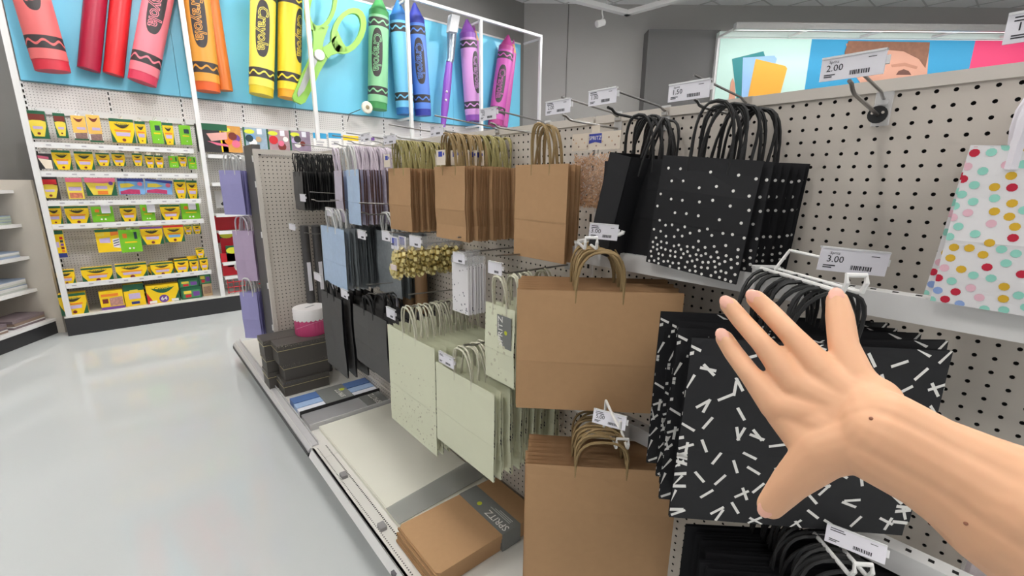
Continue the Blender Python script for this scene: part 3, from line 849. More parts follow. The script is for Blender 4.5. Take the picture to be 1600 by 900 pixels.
peg_hook(1.21, -0.03, 0.27, 'long steel hook with the nearer packed kraft bags', tip_up=0.012)
tag_px(673, 206, 692, 202, -0.27, 'small white price tag over the nearer packed kraft bags')
stack('kraft_medium', 12, (-0.25, 1.165, -0.034), (-0.135, 1.155, -0.035), PI, 'kraft bag with brown cord handles facing the aisle, foremost of the nearer packed stack', 'kraft bag packed in the nearer stack with brown cord handles', 'packed kraft bags with brown handles', seed=21, jit=(0.006, 2.5, 1.5))
stack('kraft_olive', 10, (-0.12, 1.15, -0.034), (-0.022, 1.155, -0.035), PI, 'kraft bag with olive handles at the front of the olive handled half', 'kraft bag with olive handles packed against the pegboard', 'packed kraft bags with olive handles', seed=22, jit=(0.008, 3, 1.5))
for i, (dx, dy) in enumerate(((-0.268, 0.02), (-0.236, -0.02), (-0.205, -0.030), (-0.178, -0.036), (-0.152, -0.042))):
    hang_tag((dx, 1.17 + dy, -0.085), 'cream hang tag with a blue mark among the nearer kraft handles, ' + ORD[i] + ' one', 'cream hang tags on the nearer kraft bags')
peg_hook(1.555, -0.03, 0.27, 'long steel hook with the farther packed kraft bags', tip_up=0.012)
tag_px(600, 220, 618, 216, -0.27, 'small white price tag over the farther packed kraft bags')
stack('kraft_olive', 20, (-0.25, 1.535, -0.034), (-0.03, 1.53, -0.035), PI, 'kraft bag foremost in the farther packed stack', 'kraft bag packed in the farther stack, olive handles', 'packed kraft bags farther along', seed=23, jit=(0.008, 3, 2))
hang_tag((-0.27, 1.60, -0.085), 'cream hang tag with a blue mark on the farther kraft stack', None)
# silver / blue / lilac small bags
peg_hook(2.00, -0.03, 0.27, 'long steel hook with the pale lilac bags', tip_up=0.012)
stack('lilac_small', 13, (-0.235, 2.00, -0.034), (-0.06, 1.99, -0.035), PI, 'pale lilac bag behind the pale blue one', 'shiny pale lilac bag packed behind the pale blue one', 'pale lilac bags', seed=31, jit=(0.01, 5, 2))
hang_bag('blue_small', Matrix.Translation((-0.26, 1.99, -0.034)) @ Matrix.Rotation(PI, 4, 'Z'), 'narrow pale blue bag in the top row')
hang_bag('lilac_small', Matrix.Translation((-0.25, 2.21, -0.036)) @ Matrix.Rotation(PI - 0.1, 4, 'Z'), 'pale lilac bag hanging next to the black bags')
stack('blue_small', 7, (-0.22, 2.17, -0.036), (-0.03, 2.15, -0.035), PI, 'small pale bag behind the lilac one near the black bags', 'narrow pale bag in the gap beside the black bags', 'narrow pale bags', seed=32, jit=(0.012, 6, 2))
peg_hook(2.18, -0.03, 0.27, 'long steel hook with the narrow pale bags', tip_up=0.012)
tag_px(564, 216, 579, 213, -0.28, 'small white price tag over the pale lilac bags')
# black stack by the wing panel
peg_hook(2.86, -0.03, 0.27, 'long steel hook with the small black bags', tip_up=0.008)
stack('black_small', 18, (-0.26, 2.87, -0.034), (-0.03, 2.86, -0.035), PI, 'small charcoal bag facing the aisle, foremost by the wing panel', 'small black bag packed behind the charcoal one by the wing panel', 'small black bags by the wing panel', seed=33, jit=(0.012, 4, 2))
peg_hook(2.62, -0.315, 0.27, 'steel hook sticking out below the small black bags', tip_up=0.004)
tag_px(469, 309, 477, 309, -0.275, 'tiny white price tag below the small black bags', lines=False, barcode=False, h=0.045)
peg_hook(2.75, -0.52, 0.29, 'empty steel hook left of the pale blue bags', tip_up=0.004)
tag_px(452, 354, 461, 355, -0.31, 'tiny white price tag on the empty hook left of the pale blue bags', lines=False, barcode=False, h=0.04)
# second row: pale blue, silver
peg_hook(2.20, -0.345, 0.30, 'steel hook with the pale blue bags', tip_up=0.004)
tag_px(509, 330, 520, 332, -0.31, 'tiny white price tag above the large pale blue bag', lines=False, barcode=False, h=0.045)
hang_bag('blue_large', Matrix.Translation((-0.305, 2.205, -0.338)) @ Matrix.Rotation(PI, 4, 'Z'), 'large pale blue bag with silver bags behind it')
stack('silver_wide', 13, (-0.28, 2.20, -0.338), (-0.03, 2.19, -0.34), PI, 'large silver bag right behind the large pale blue one', 'large silver bag behind the pale blue one', 'large silver bags behind the blue one', seed=41, jit=(0.014, 4, 2))
stack('silver_large', 7, (-0.17, 1.84, -0.338), (-0.03, 1.83, -0.34), PI, 'large silver bag foremost beside the pale blue one', 'large silver bag packed beside the pale blue ones', 'large silver bags', seed=42, jit=(0.02, 5, 2))
peg_hook(1.83, -0.345, 0.30, 'steel hook with the large silver bags', tip_up=0.004)
tag_px(559, 365, 571, 368, -0.32, 'small white price tag on the silver bags, the left one', lines=False, barcode=True, h=0.04)
tag_px(597, 366, 609, 371, -0.32, 'small white price tag on the silver bags, the right one', lines=False, barcode=True, h=0.04)
# third row: charcoal bags
peg_hook(2.32, -0.735, 0.30, 'steel hook with the tall charcoal bags', tip_up=0.004)
tag_px(491, 431, 502, 435, -0.31, 'tiny white price tag left of the tall charcoal bags', lines=False, barcode=False, h=0.045)
stack('charcoal_tall', 5, (-0.30, 2.32, -0.735), (-0.10, 2.31, -0.735), PI, 'tall charcoal bag left of the wide charcoal one', 'tall black bag behind the tall charcoal one', 'tall charcoal bags', seed=51, jit=(0.02, 6, 3))
tag_px(533, 457, 543, 461, -0.32, 'small white price tag over the tall charcoal bags', lines=False, h=0.045)
peg_hook(1.81, -0.72, 0.30, 'steel hook with the wide charcoal bags', tip_up=0.004)
stack('charcoal_wide', 6, (-0.30, 1.81, -0.72), (-0.06, 1.80, -0.72), PI, 'wide charcoal bag hanging over the blue tissue pack', 'wide black bag behind the wide charcoal one', 'wide charcoal bags', seed=52, jit=(0.02, 4, 2))
tag_px(604, 487, 617, 492, -0.32, 'white price tag right of the wide charcoal bag', lines=False, h=0.045)
# cream bags
peg_hook(1.34, -0.67, 0.33, 'steel hook with the tall cream bags', tip_up=0.0)
stack('cream_tall', 12, (-0.33, 1.355, -0.668), (-0.05, 1.33, -0.668), PI, 'tall cream bag with tan specks, foremost of the left cream stack', 'cream speckled bag packed behind the tall foremost one', 'tall cream bags', seed=61, jit=(0.012, 2, 1.2))
peg_hook(0.98, -0.725, 0.33, 'steel hook with the wide cream bags', tip_up=0.0, arm=False)
stack('cream_wide', 11, (-0.33, 0.985, -0.728), (-0.05, 0.97, -0.728), PI, 'wide plain cream bag, foremost of the right cream stack', 'cream bag packed behind the wide foremost one', 'wide cream bags', seed=62, jit=(0.012, 2, 1.5))
for o in list(bpy.data.objects):
    pass
tag_px(686, 557, 709, 568, -0.345, 'white price tag in front of the wide cream bags', lines=True, h=0.04)
peg_hook(0.83, -0.46, 0.31, 'steel hook with the small cream bags', tip_up=0.004, armz=0.05)
tag_px(763, 414, 784, 424, -0.31, 'white price tag with a blue mark over the small cream bags', lines=False, h=0.038)
sc = stack('cream_small', 6, (-0.30, 0.825, -0.462), (-0.12, 0.82, -0.462), PI, 'small cream bag with a grey printed band', 'small cream bag behind the banded one', 'small cream bags', seed=63, jit=(0.008, 2, 2))
t = sc[0]
part('paper_band', MB().box((0.0075, -0.005, -0.215), (0.0088, 0.06, -0.115)), SPRZ, t, smooth=False)
link('band_text', text_mesh('SPRITZ', DOTW, 0.01), t, basis((0, 0, 1), (0, -1, 0), (0.0095, 0.012, -0.165)) @ Matrix.Scale(0.022, 4))
f = MB(); f.add([(0.0094, 0.036 + 0.007 * math.cos(k * PI / 5), -0.165 + 0.007 * math.sin(k * PI / 5)) for k in range(10)], [tuple(range(10))])
part('lime_mark', f, LIMEDOT, t, smooth=False)
# white spotted gift boxes
peg_hook(1.10, -0.432, 0.26, 'steel hook with the white spotted cards', tip_up=0.002)
tag_px(708, 400, 726, 406, -0.27, 'white price tag with a blue mark over the white spotted cards', lines=False, h=0.036)
r = random.Random(6)
for i in range(7):
    x = -0.255 + i * 0.012
    t = thing('gift_card_pack', 'white spotted card pack foremost on its hook' if i == 0 else 'white spotted card pack, ' + ORD[i] + ' from the front of its hook', 'card pack', (x, 1.10 + r.uniform(-.004, .004), -0.430), PI + r.uniform(-.06, .06), 'white spotted card packs')
    part('card', MB().box((-0.003, -0.047, -0.215), (0.003, 0.047, -0.04)), WPAP, t, smooth=False)
    part('sleeve', MB().box((-0.0034, -0.048, -0.04), (0.0034, 0.048, -0.012)).box((-0.001, -0.02, -0.012), (0.001, 0.02, 0.006)), FILM, t, smooth=False)
    f = MB(); rr = random.Random(9)
    for k in range(26):
        y, z, q = rr.uniform(-.043, .043), rr.uniform(-.21, -.05), rr.uniform(.0018, .0034)
        f.add([(0.0033, y + q * math.cos(a * PI / 4), z + q * math.sin(a * PI / 4)) for a in range(8)], [tuple(range(8))])
    part('printed_dots', f, mat('print_slate', (96, 98, 110), var=0), t, kind='stuff', smooth=False)
# gold bows
GOLD = mat('gold_foil', (234, 218, 152), rough=0.28, metal=0.4, var=0.1, scale=40)
bowm = MB(); r = random.Random(2)
for ring, (n, el, L) in enumerate(((9, 0.05, 0.046), (8, 0.62, 0.042), (5, 1.08, 0.036), (1, 1.57, 0.03))):
    for k in range(n):
        a = 2 * PI * k / n + ring * 0.35 + r.uniform(-.08, .08)
        d = Vector((math.cos(a) * math.cos(el), math.sin(a) * math.cos(el), math.sin(el))); s_ = Vector((-math.sin(a), math.cos(a), 0)); n_ = d.cross(s_)
        pr = [(d * 0.004 - n_ * 0.002, 0.007), (d * L * 0.65 - n_ * 0.0085, 0.0095), (d * L * 0.95 - n_ * 0.004, 0.0085), (d * L, 0.008), (d * L * 0.8 + n_ * 0.009, 0.0095), (d * 0.004 + n_ * 0.002, 0.007)]
        vs = []
        for p, w in pr: vs += [p - s_ * w, p + s_ * w]
        bowm.add(vs, [(2 * i, 2 * i + 1, 2 * i + 3, 2 * i + 2) for i in range(len(pr) - 1)])
bow_me = bowm.mesh('ribbon_loops', GOLD, False)
peg_hook(1.475, -0.445, 0.33, 'steel hook with the shiny gold bows', tip_up=0.002)
tag_px(640, 374, 657, 380, -0.30, 'white price tag above the shiny gold bows', lines=False, h=0.042)
bi = 0
for i in range(6):
    for j in range(2):
        x = -0.30 + i * 0.052; y = 1.475; z = -0.488 - 0.055 * j
        M = Matrix.Translation((x, y + 0.03 * (1 if j else -1) * 0.4, z)) @ Matrix.Rotation(PI, 4, 'Z') @ Matrix.Rotation(PI / 2 - 0.2 + 0.25 * ((i + j) % 3), 4, 'Y') @ Matrix.Rotation(i * 1.3 + j, 4, 'Z') @ Matrix.Scale(0.95, 4)
        t = thing('gift_bow', 'gold foil gift bow, ' + ('upper' if j == 0 else 'lower') + ' line of the cluster, ' + ('first', 'second', 'third', 'fourth', 'fifth', 'sixth')[i] + ' from the aisle', 'bow', M=M, group='gold gift bows ' + ('above' if j == 0 else 'below'))
        link('ribbon_loops', bow_me, t)
        part('backing', MB().lathe([(0.012, -0.002), (0.012, 0.002)], 10), GOLD, t)
o = part('bow_card', MB().box((-0.33, 1.45, -0.465), (-0.02, 1.453, -0.41)), FILM, None, smooth=False)
tag(o, 'clear hanging sleeve above the gold bows', 'packaging')
for i, (dx, w) in enumerate(((-0.318, 0.02), (-0.285, 0.03))):
    o = part('bow_label', MB().box((dx - 0.001, 1.44, -0.455), (dx + 0.001, 1.50, -0.405)).box((dx - 0.0016, 1.45, -0.44), (dx - 0.001, 1.49, -0.41), 1), [TAGW, mat('print_royal', (58, 72, 170))], None, smooth=False)
    tag(o, 'small blue and white header label on the gold bows, ' + ('outer one' if i == 0 else 'inner one'), 'label')
o = part('bow_label', MB().box((-0.336, 1.43, -0.535), (-0.334, 1.48, -0.513)), mat('card_blush', (226, 210, 206)), None, smooth=False)
tag(o, 'blank pale label in the middle of the gold bows', 'label')

# -- bags on the angled hooks of the cross bars
def bar_hook(y, zbar, L, label, up=0.02):
    """double-wire white hook clipped on the rail, turned 45 degrees"""
    t = thing('rail_hook', label, 'hook', (BX, y, zbar), BARH)
    part('clip', MB().box((-0.012, -0.022, -0.045), (0.004, 0.022, 0.004)).box((-0.012, -0.024, 0.004), (0.006, 0.024, 0.010)), WHITE, t, smooth=False)
    w = 0.013; pts = []
    L2 = L - 0.025
    for s in (-1, 1):
        side = [(0, s * w, 0.006), (L2 * 0.5, s * w, 0.006 + up * 0.4), (L2, s * w, up + 0.002), (L2 + 0.008, s * w, up + 0.004), (L2 + 0.014, s * w, up + 0.018), (L2 + 0.010, s * w, up + 0.028)]
        pts += side if s < 0 else side[::-1]
    part('wire_loop', MB().tube(pts, 0.0036, 8), WIREW, t)
    return t


HKA = (0.148, -0.355)
bar_hook(0.148, -0.355, 0.27, 'white wire hook holding the black confetti bags', up=0.016)
b0 = Vector((-0.18, 0.148, -0.335))
stack('confetti', 8, b0 - h45 * 0.205 + Vector((0.0, 0.0, -0.010)), b0 - h45 * 0.035 + Vector((0, 0, -0.015)), BARH, 'black bag with white confetti strokes, foremost behind the hand', 'black confetti bag packed behind the foremost one', 'black confetti bags', seed=71, jit=(0.012, 2, 1.2), front_roll=-0.02)
t = thing('tag_holder', 'white wire tag holder standing on the upper rail', 'holder', (-0.19, 0.135, -0.36))
A = Vector((-0.19, 0.135, -0.36)); TI = t.matrix_world.inverted()
top = at_plane(1234, 391, Vector((0.707, 0.707, 0)), A); end = at_depth(1290, 404, 0.80)
part('wire', MB().tube([A, A.lerp(top, 0.9), top, top.lerp(end, 0.1), end, at_depth(1330, 412, 0.78)], 0.003, 7), WIREW, t, TI)
c = at_depth(1333, 408, 0.775)
price_tag(c.x, c.y, c.z, 'white price tag reading 3.00 on the wire above the hand', '3.00', rz=BARH - 0.12, w=0.106, h=0.042, roll=-0.07, head='Spritz')
bar_hook(0.62, -0.355, 0.235, 'white wire hook holding the large kraft bags', up=0.018)
b0 = Vector((-0.18, 0.62, -0.335))
stack('kraft_large', 8, b0 - h45 * 0.205 + Vector((0.021, -0.021, -0.008)), b0 - h45 * 0.035 + Vector((0.02, -0.02, -0.010)), BARH, 'large kraft bag, foremost on the upper rail hook', 'large kraft bag behind the foremost one on the upper rail', 'large kraft bags on the upper rail', seed=72, jit=(0.004, 1.5, 0.8), front_roll=0.0)
c = at_depth(943, 362, 1.05)
price_tag(c.x, c.y, c.z, 'white price tag reading 3.00 over the large kraft bags', '3.00', rz=BARH - 0.1, w=0.066, h=0.037, roll=-0.06)
t = thing('tag_holder', 'short white wire tag holder over the large kraft bags', 'holder', c)
part('wire', MB().tube([(0.06, 0.03, -0.055), (0.05, 0.03, -0.01), (0.01, 0.004, -0.003)], 0.003, 7).tube([(0.004, 0.0, -0.006), (0.026, -0.026, -0.006), (0.030, -0.032, -0.002), (0.031, -0.033, 0.003)], 0.0048, 7), WIREW, t)
bar_hook(0.50, -0.805, 0.235, 'white wire hook holding the extra large kraft bags', up=0.02)
b0 = Vector((-0.18, 0.50, -0.785))
stack('kraft_xl', 9, b0 - h45 * 0.205 + Vector((-0.028, 0.028, 0.02)), b0 - h45 * 0.05 + Vector((-0.024, 0.024, -0.0)), BARH, 'extra large kraft bag, foremost on the lower rail hook', 'extra large kraft bag packed behind the foremost one', 'extra large kraft bags on the lower rail', seed=73, jit=(0.006, 1.5, 1.2), front_roll=0.0)
c = at_depth(952, 655, 1.0)
price_tag(c.x, c.y, c.z, 'white price tag reading 5.00 over the extra large kraft bags', '5.00', rz=PI + 0.35, w=0.075, h=0.032, tilt=-0.35, roll=0.0)
t = thing('tag_holder', 'white wire tag holder over the extra large kraft bags', 'holder', c)
part('wire', MB().tube([(0.05, 0.05, -0.06), (0.045, 0.045, 0.012), (-0.02, -0.03, 0.016), (-0.03, -0.05, 0.012), (-0.03, -0.05, 0.028)], 0.0034, 7), WIREW, t)
bar_hook(0.055, -0.805, 0.24, 'white wire hook at the bottom under the confetti bags', up=0.02)
b0 = Vector((-0.18, 0.055, -0.79))
stack('black_wide', 10, b0 - h45 * 0.19 + Vector((0, 0, 0.0)), b0 - h45 * 0.03, BARH, 'plain wide black bag at the bottom edge, foremost', 'plain wide black bag packed at the bottom edge', 'wide plain black bags at the bottom', seed=74, jit=(0.01, 2, 1))
c = at_depth(1336, 848, 0.74)
price_tag(c.x, c.y, c.z, 'white price tag half hidden under the confetti bag', None, rz=PI + 0.2, w=0.08, h=0.03, tilt=-0.5)

p = at(1550, 868, 'X', -0.10)
t = thing('hanging_pack', 'clear pack with pale pink contents at the bottom right under the forearm', 'pack', (-0.10, p.y - 0.02, p.z), PI)
part('contents', MB().bbox((-0.012, -0.045, -0.16), (0.012, 0.045, -0.02), 0.006), mat('pack_pink_white', (222, 202, 206), rough=0.4, var=0.3, scale=60), t, smooth=False)
part('film', MB().box((-0.016, -0.05, -0.17), (0.016, 0.05, 0.0)), FILM, t, smooth=False)
peg_hook(p.y - 0.02, p.z - 0.012, 0.14, 'steel hook holding the clear pink pack at the bottom right', arm=False)

# -- items standing on / lying on the deck
WR = mat('wrap_charcoal', (70, 68, 68), rough=0.4, var=0.06); WRK = mat('wrap_kraft', (160, 126, 92), rough=0.5, var=0.06)
for i, (x, y) in enumerate(((-0.20, 3.06), (-0.13, 3.04), (-0.06, 3.02))):
    t = thing('wrapping_paper_roll', 'dark grey gift wrap roll by the wing panel, ' + ('left', 'middle', 'right')[i] + ' one', 'gift wrap', (x, y, -1.56))
    part('roll', MB().lathe([(0.026, 0), (0.028, 0.01), (0.028, 1.06), (0.024, 1.07)], 16), WR, t)
    part('sticker', MB().box((-0.012, -0.0295, 0.62), (0.012, -0.027, 0.82)), TAGW, t, smooth=False)
for i, (x, y) in enumerate(((-0.10, 1.86), (-0.10, 1.775), (-0.08, 1.70))):
    t = thing('wrapping_paper_roll', 'brown kraft gift wrap roll under the gold bows, ' + ('left', 'middle', 'right')[i] + ' one', 'gift wrap', (x, y, -1.25))
    part('roll', MB().lathe([(0.026, 0), (0.030, 0.01), (0.030, 0.69), (0.026, 0.70)], 16), WRK, t)
    part('hang_loop', MB().tube([(0, 0, 0.69), (0, 0, 0.735), (-x - 0.001, 0, 0.74)], 0.003, 5), STEEL, t)
    if i == 0: part('sticker', MB().box((-0.0325, -0.012, 0.42), (-0.0285, 0.012, 0.60)), TAGW, t, smooth=False)

BOXC = mat('charcoal_box', (78, 74, 70), rough=0.55, var=0.04); GOLDL = mat('gold_line', (196, 184, 140), rough=0.4, metal=0.4, var=0)


def gift_box(x0, x1, y0, y1, z, h, label, group=None):
    t = thing('gift_box', label, 'box', ((x0 + x1) / 2, (y0 + y1) / 2, z), 0, group); w, d = (x1 - x0) / 2, (y1 - y0) / 2
    part('box_base', MB().box((-w + .004, -d + .004, 0), (w - .004, d - .004, h - 0.01)), BOXC, t, smooth=False)
    part('lid', MB().box((-w, -d, h - 0.034), (w, d, h)), BOXC, t, smooth=False)
    part('gold_trim', MB().box((-w - .001, -d - .001, h - 0.036), (w + .001, d + .001, h - 0.033)), GOLDL, t, smooth=False)
    f = MB(); r = random.Random(int(x0 * 999))
    for i in range(70):
        x = r.uniform(-w, w); q = r.uniform(.0006, .0016); zz = h - 0.003 - abs(r.gauss(0, 0.010))
        if zz < h - .03: continue
        f.box((x - q, -d - 0.0012, zz - q), (x + q, -d, zz + q))
        f.box((-w - 0.0012, (x / w) * d - q, zz - q), (-w, (x / w) * d + q, zz + q))
        f.box((x - q, -d + abs(r.gauss(0, 0.008)), h), (x + q, -d + 0.012, h + 0.0006)) if i % 5 == 0 else None
    part('glitter', f, mat('glitter_silver', (214, 208, 196), rough=0.2, metal=0.8, var=0), t, kind='stuff', smooth=False)
    return t


gift_box(-0.495, -0.205, 2.79, 2.955, -1.56, 0.10, 'charcoal gift box at the bottom of the near box stack')
gift_box(-0.480, -0.190, 2.805, 2.955, -1.459, 0.114, 'charcoal gift box in the middle of the near box stack')
gift_box(-0.505, -0.200, 2.80, 2.955, -1.344, 0.129, 'charcoal gift box on top of the near stack in front of the pink tub')
gift_box(-0.545, -0.16, 2.96, 3.12, -1.56, 0.12, 'charcoal gift box at the bottom of the rear box stack')
gift_box(-0.545, -0.16, 2.965, 3.12, -1.439, 0.114, 'charcoal gift box in the middle of the rear box stack')
gift_box(-0.550, -0.16, 2.96, 3.12, -1.324, 0.109, 'charcoal gift box on top of the rear stack under the pink tub')
# pink tin
t = thing('ribbon_tub', 'pink ribbed round tub with a white scalloped lid on the boxes', 'tub', M=Matrix.Translation((-0.245, 2.955, -1.2145)) @ Matrix.Scale(1.15, 4))
pk = mat('tub_pink', (214, 80, 132), rough=0.25, var=0.05); wl = mat('tub_white', (232, 228, 228), rough=0.4, var=0.03, scale=90, bump=0.2)
prof = []
N = 96; f = MB(); o = 0
for z in (0.0, 0.005, 0.13):
    for k in range(N):
        a = 2 * PI * k / N; rr = 0.088 + 0.0028 * abs(math.sin(a * 14)); rr *= 0.97 if z == 0 else 1
        f.v.append((rr * math.cos(a), rr * math.sin(a), z))
for i in range(2):
    for k in range(N):
        l = (k + 1) % N; f.f.append((i * N + k, i * N + l, (i + 1) * N + l, (i + 1) * N + k)); f.m.append(0)
f.f.append(tuple(reversed(range(N)))); f.m.append(0)
part('tub_wall', f, pk, t)
f = MB()
for z, amp, rr in ((0.098, 1, 0.0935), (0.155, 0, 0.0935), (0.160, 0, 0.090)):
    for k in range(N):
        a = 2 * PI * k / N; f.v.append((rr * math.cos(a), rr * math.sin(a), z - amp * 0.008 * abs(math.sin(a * 12))))
for i in range(2):
    for k in range(N):
        l = (k + 1) % N; f.f.append((i * N + k, i * N + l, (i + 1) * N + l, (i + 1) * N + k)); f.m.append(0)
f.f.append(tuple(range(2 * N, 3 * N))); f.m.append(0)
part('lid', f, wl, t)
part('lid_mark', MB().box((-0.03, -0.006, 0.160), (0.035, 0.006, 0.1606), M=Matrix.Rotation(0.5, 4, 'Z')), mat('print_silver', (150, 150, 156), var=0.3, scale=300), t, smooth=False)
part('ribbon_line', MB().tube([(0.0915 * math.cos(a), 0.0915 * math.sin(a), 0.055 + 0.03 * math.sin((a + 2.6) * 1.2)) for a in [-2.9 + i * 0.2 for i in range(14)]], 0.001, 5), mat('ribbon_pink', (240, 170, 200), rough=0.3), t)
# blue tissue pack
yb0, yb1 = 2.45, 2.67
t = thing('tissue_pack', 'pack of blue and white tissue paper lying on the deck', 'tissue paper', (-0.22, 2.56, -1.56))
ti = t.matrix_world.inverted()
BL = [mat('tissue_blue', (84, 116, 172), rough=0.5, var=0.03), mat('tissue_sky', (160, 186, 222), rough=0.5, var=0.03), mat('tissue_white', (226, 228, 236), rough=0.5, var=0.02)]
for i, (a, b) in enumerate(((0.60, 1.0), (0.30, 0.60), (0.0, 0.30))):
    part('tissue_sheet', MB().box((-0.495, yb0 + (yb1 - yb0) * a, -1.556), (-0.01, yb0 + (yb1 - yb0) * b - 0.002, -1.520 - 0.004 * i)), BL[i], t, ti, smooth=False, label=('dark blue tissue', 'pale blue tissue', 'white tissue')[i])
part('paper_band', MB().box((-0.34, yb0 - 0.006, -1.558), (-0.17, yb1 + 0.002, -1.5180)), SPRZ, t, ti, smooth=False)
link('band_text', text_mesh('SPRITZ', DOTW, 0.01), t, ti @ basis((0, 1, 0), (-1, 0, 0), (-0.225, yb0 + 0.09, -1.5172)) @ Matrix.Scale(0.030, 4))
f = MB(); f.add([(-0.20 + 0.018 * math.cos(k * PI / 6), yb0 + 0.135 + 0.018 * math.sin(k * PI / 6), -1.5172) for k in range(12)], [tuple(range(12))])
part('lime_mark', f, LIMEDOT, t, ti, smooth=False)
# silver tissue pack
ys0, ys1 = 2.275, 2.435
t = thing('tissue_pack', 'flat silver grey tissue pack next to the blue one', 'tissue paper', (-0.22, 2.36, -1.56)); ti = t.matrix_world.inverted()
part('tissue_sheet', MB().box((-0.495, ys0, -1.557), (-0.02, ys1, -1.533)), mat('tissue_silver', (172, 172, 174), rough=0.3, metal=0.3, var=0.06, scale=8), t, ti, smooth=False)
part('paper_band', MB().box((-0.15, ys0 - 0.002, -1.558), (-0.015, ys1 + 0.002, -1.5315)), SPRZ, t, ti, smooth=False)
link('band_text', text_mesh('SPRITZ', DOTW, 0.01), t, ti @ basis((0, 1, 0), (-1, 0, 0), (-0.075, (ys0 + ys1) / 2, -1.5308)) @ Matrix.Scale(0.034, 4))
o = part('deck_divider', MB().box((-0.5, 2.440, -1.56), (0.0 - 0.006, 2.444, -1.515)), KICK, None, smooth=False); tag(o, 'thin dark divider strip between the blue and silver tissue packs', 'divider')
o = part('deck_divider', MB().box((-0.5, 2.262, -1.56), (0.0 - 0.006, 2.268, -1.52)), PLAST, None, smooth=False); tag(o, 'clear divider strip between the silver tissue and the cream pack', 'divider')
# cream tissue / paper pack
t = thing('tissue_pack', 'large flat cream paper pack filling the deck under the cream bags', 'tissue paper', (-0.22, 1.8, -1.56)); ti = t.matrix_world.inverted()
part('tissue_sheet', MB().box((-0.455, 1.255, -1.559), (-0.012, 2.25, -1.540)), mat('tissue_cream', (226, 225, 212), rough=0.5, var=0.015, scale=3), t, ti, smooth=False)
part('sheet_fold', MB().box((-0.452, 1.265, -1.540), (-0.02, 2.24, -1.536)), mat('tissue_cream', (226, 225, 212)), t, ti, smooth=False)
t = thing('film_sleeve', 'grey translucent film strip across the near end of the cream pack', 'packaging', (-0.22, 1.3, -1.53)); ti = t.matrix_world.inverted()
part('film', MB().prism([Vector((-0.46, 1.27, -1.532)), Vector((-0.46, 1.385, -1.530)), Vector((0.0 - 0.01, 1.43, -1.528)), Vector((0.0 - 0.01, 1.29, -1.530))], Vector((0, 0, 0.002))), mat('grey_film', (176, 178, 174), rough=0.3, var=0, alpha=0.55), t, ti, smooth=False)
# kraft flat bag packs
for i in range(4):
    dz = 0.020
    z = -1.56 + i * dz
    t = thing('flat_bag_pack', ('flat folded kraft bag, ' + ('lowest', 'second from the bottom', 'third from the bottom', 'topmost')[i] + ' of the pack on the deck') , 'gift bag', (-0.26 + 0.004 * (i % 2), 1.075 - 0.004 * i, z), 0.01 * ((i * 2) % 3 - 1))
    part('bag_body', MB().bbox((-0.235, -0.145, 0.0005), (0.235, 0.145, dz - 0.0005), 0.012), KRAFT, t, smooth=False)
    part('side_fold', MB().box((-0.239, -0.143, 0.004), (-0.233, 0.143, dz - 0.006)), KRAFTD, t, smooth=False)
    if i == 3:
        part('paper_band', MB().box((0.045, -0.147, -0.055), (0.135, 0.147, dz + 0.0008)), SPRZ, t, smooth=False)
        link('band_text', text_mesh('SPRITZ', DOTW, 0.012), t, basis((0, 1, 0), (-1, 0, 0), (0.075, -0.075, dz + 0.0015)) @ Matrix.Scale(0.030, 4))
        f = MB(); f.add([(0.078 + 0.011 * math.cos(k * PI / 6), 0.045 + 0.011 * math.sin(k * PI / 6), dz + 0.0015) for k in range(12)], [tuple(range(12))])
        part('lime_mark', f, LIMEDOT, t, smooth=False)
        f = MB()
        for q in range(3): f.box((0.100 + q * 0.008, -0.12, dz + 0.0006), (0.103 + q * 0.008, 0.0 - 0.02 * q, dz + 0.0014))
        part('small_print', f, mat('print_pale', (190, 192, 188), var=0), t, smooth=False)

# -- lavender and mauve bags behind the wing panel
for z in (-0.03, -0.60, -1.02):
    t = peg_hook(3.56, z, 0.5, 'long hook behind the wing panel, ' + {-0.03: 'top', -0.60: 'middle', -1.02: 'lowest'}[z] + ' one', tip_up=0.004, arm=False)
stack('lavender', 9, (-0.525, 3.47, -0.025), (-0.385, 3.61, -0.03), BARH, 'lavender bag at the top behind the wing panel, foremost', 'violet bag packed behind the top lavender one', 'lavender bags behind the wing panel', seed=81, jit=(0.006, 4, 2))
stack('mauve', 7, (-0.495, 3.48, -0.445), (-0.38, 3.60, -0.45), BARH, 'mauve bag in the middle behind the wing panel, foremost', 'plum bag packed behind the middle mauve one', 'mauve bags behind the wing panel', seed=82, jit=(0.006, 4, 2))
stack('lavender_low', 7, (-0.510, 3.47, -0.885), (-0.40, 3.58, -0.89), BARH, 'lavender bag hanging lowest behind the wing panel, foremost', 'violet bag packed behind the lowest lavender one', 'low lavender bags behind the wing panel', seed=83, jit=(0.006, 4, 2))

# ================================================================ CRAYON DISPLAY FIXTURE
CF = thing('display_fixture', 'tall white display fixture with crayon shelves along the back wall', 'shelving', (0.9, 6.2, FLOOR))
ci = CF.matrix_world.inverted()
YB = 6.45; YF = 6.0
XL = -1.71


def cf(name, mb, m, **k):
    k.setdefault('smooth', False)
    return part(name, mb, m, CF, ci, **k)


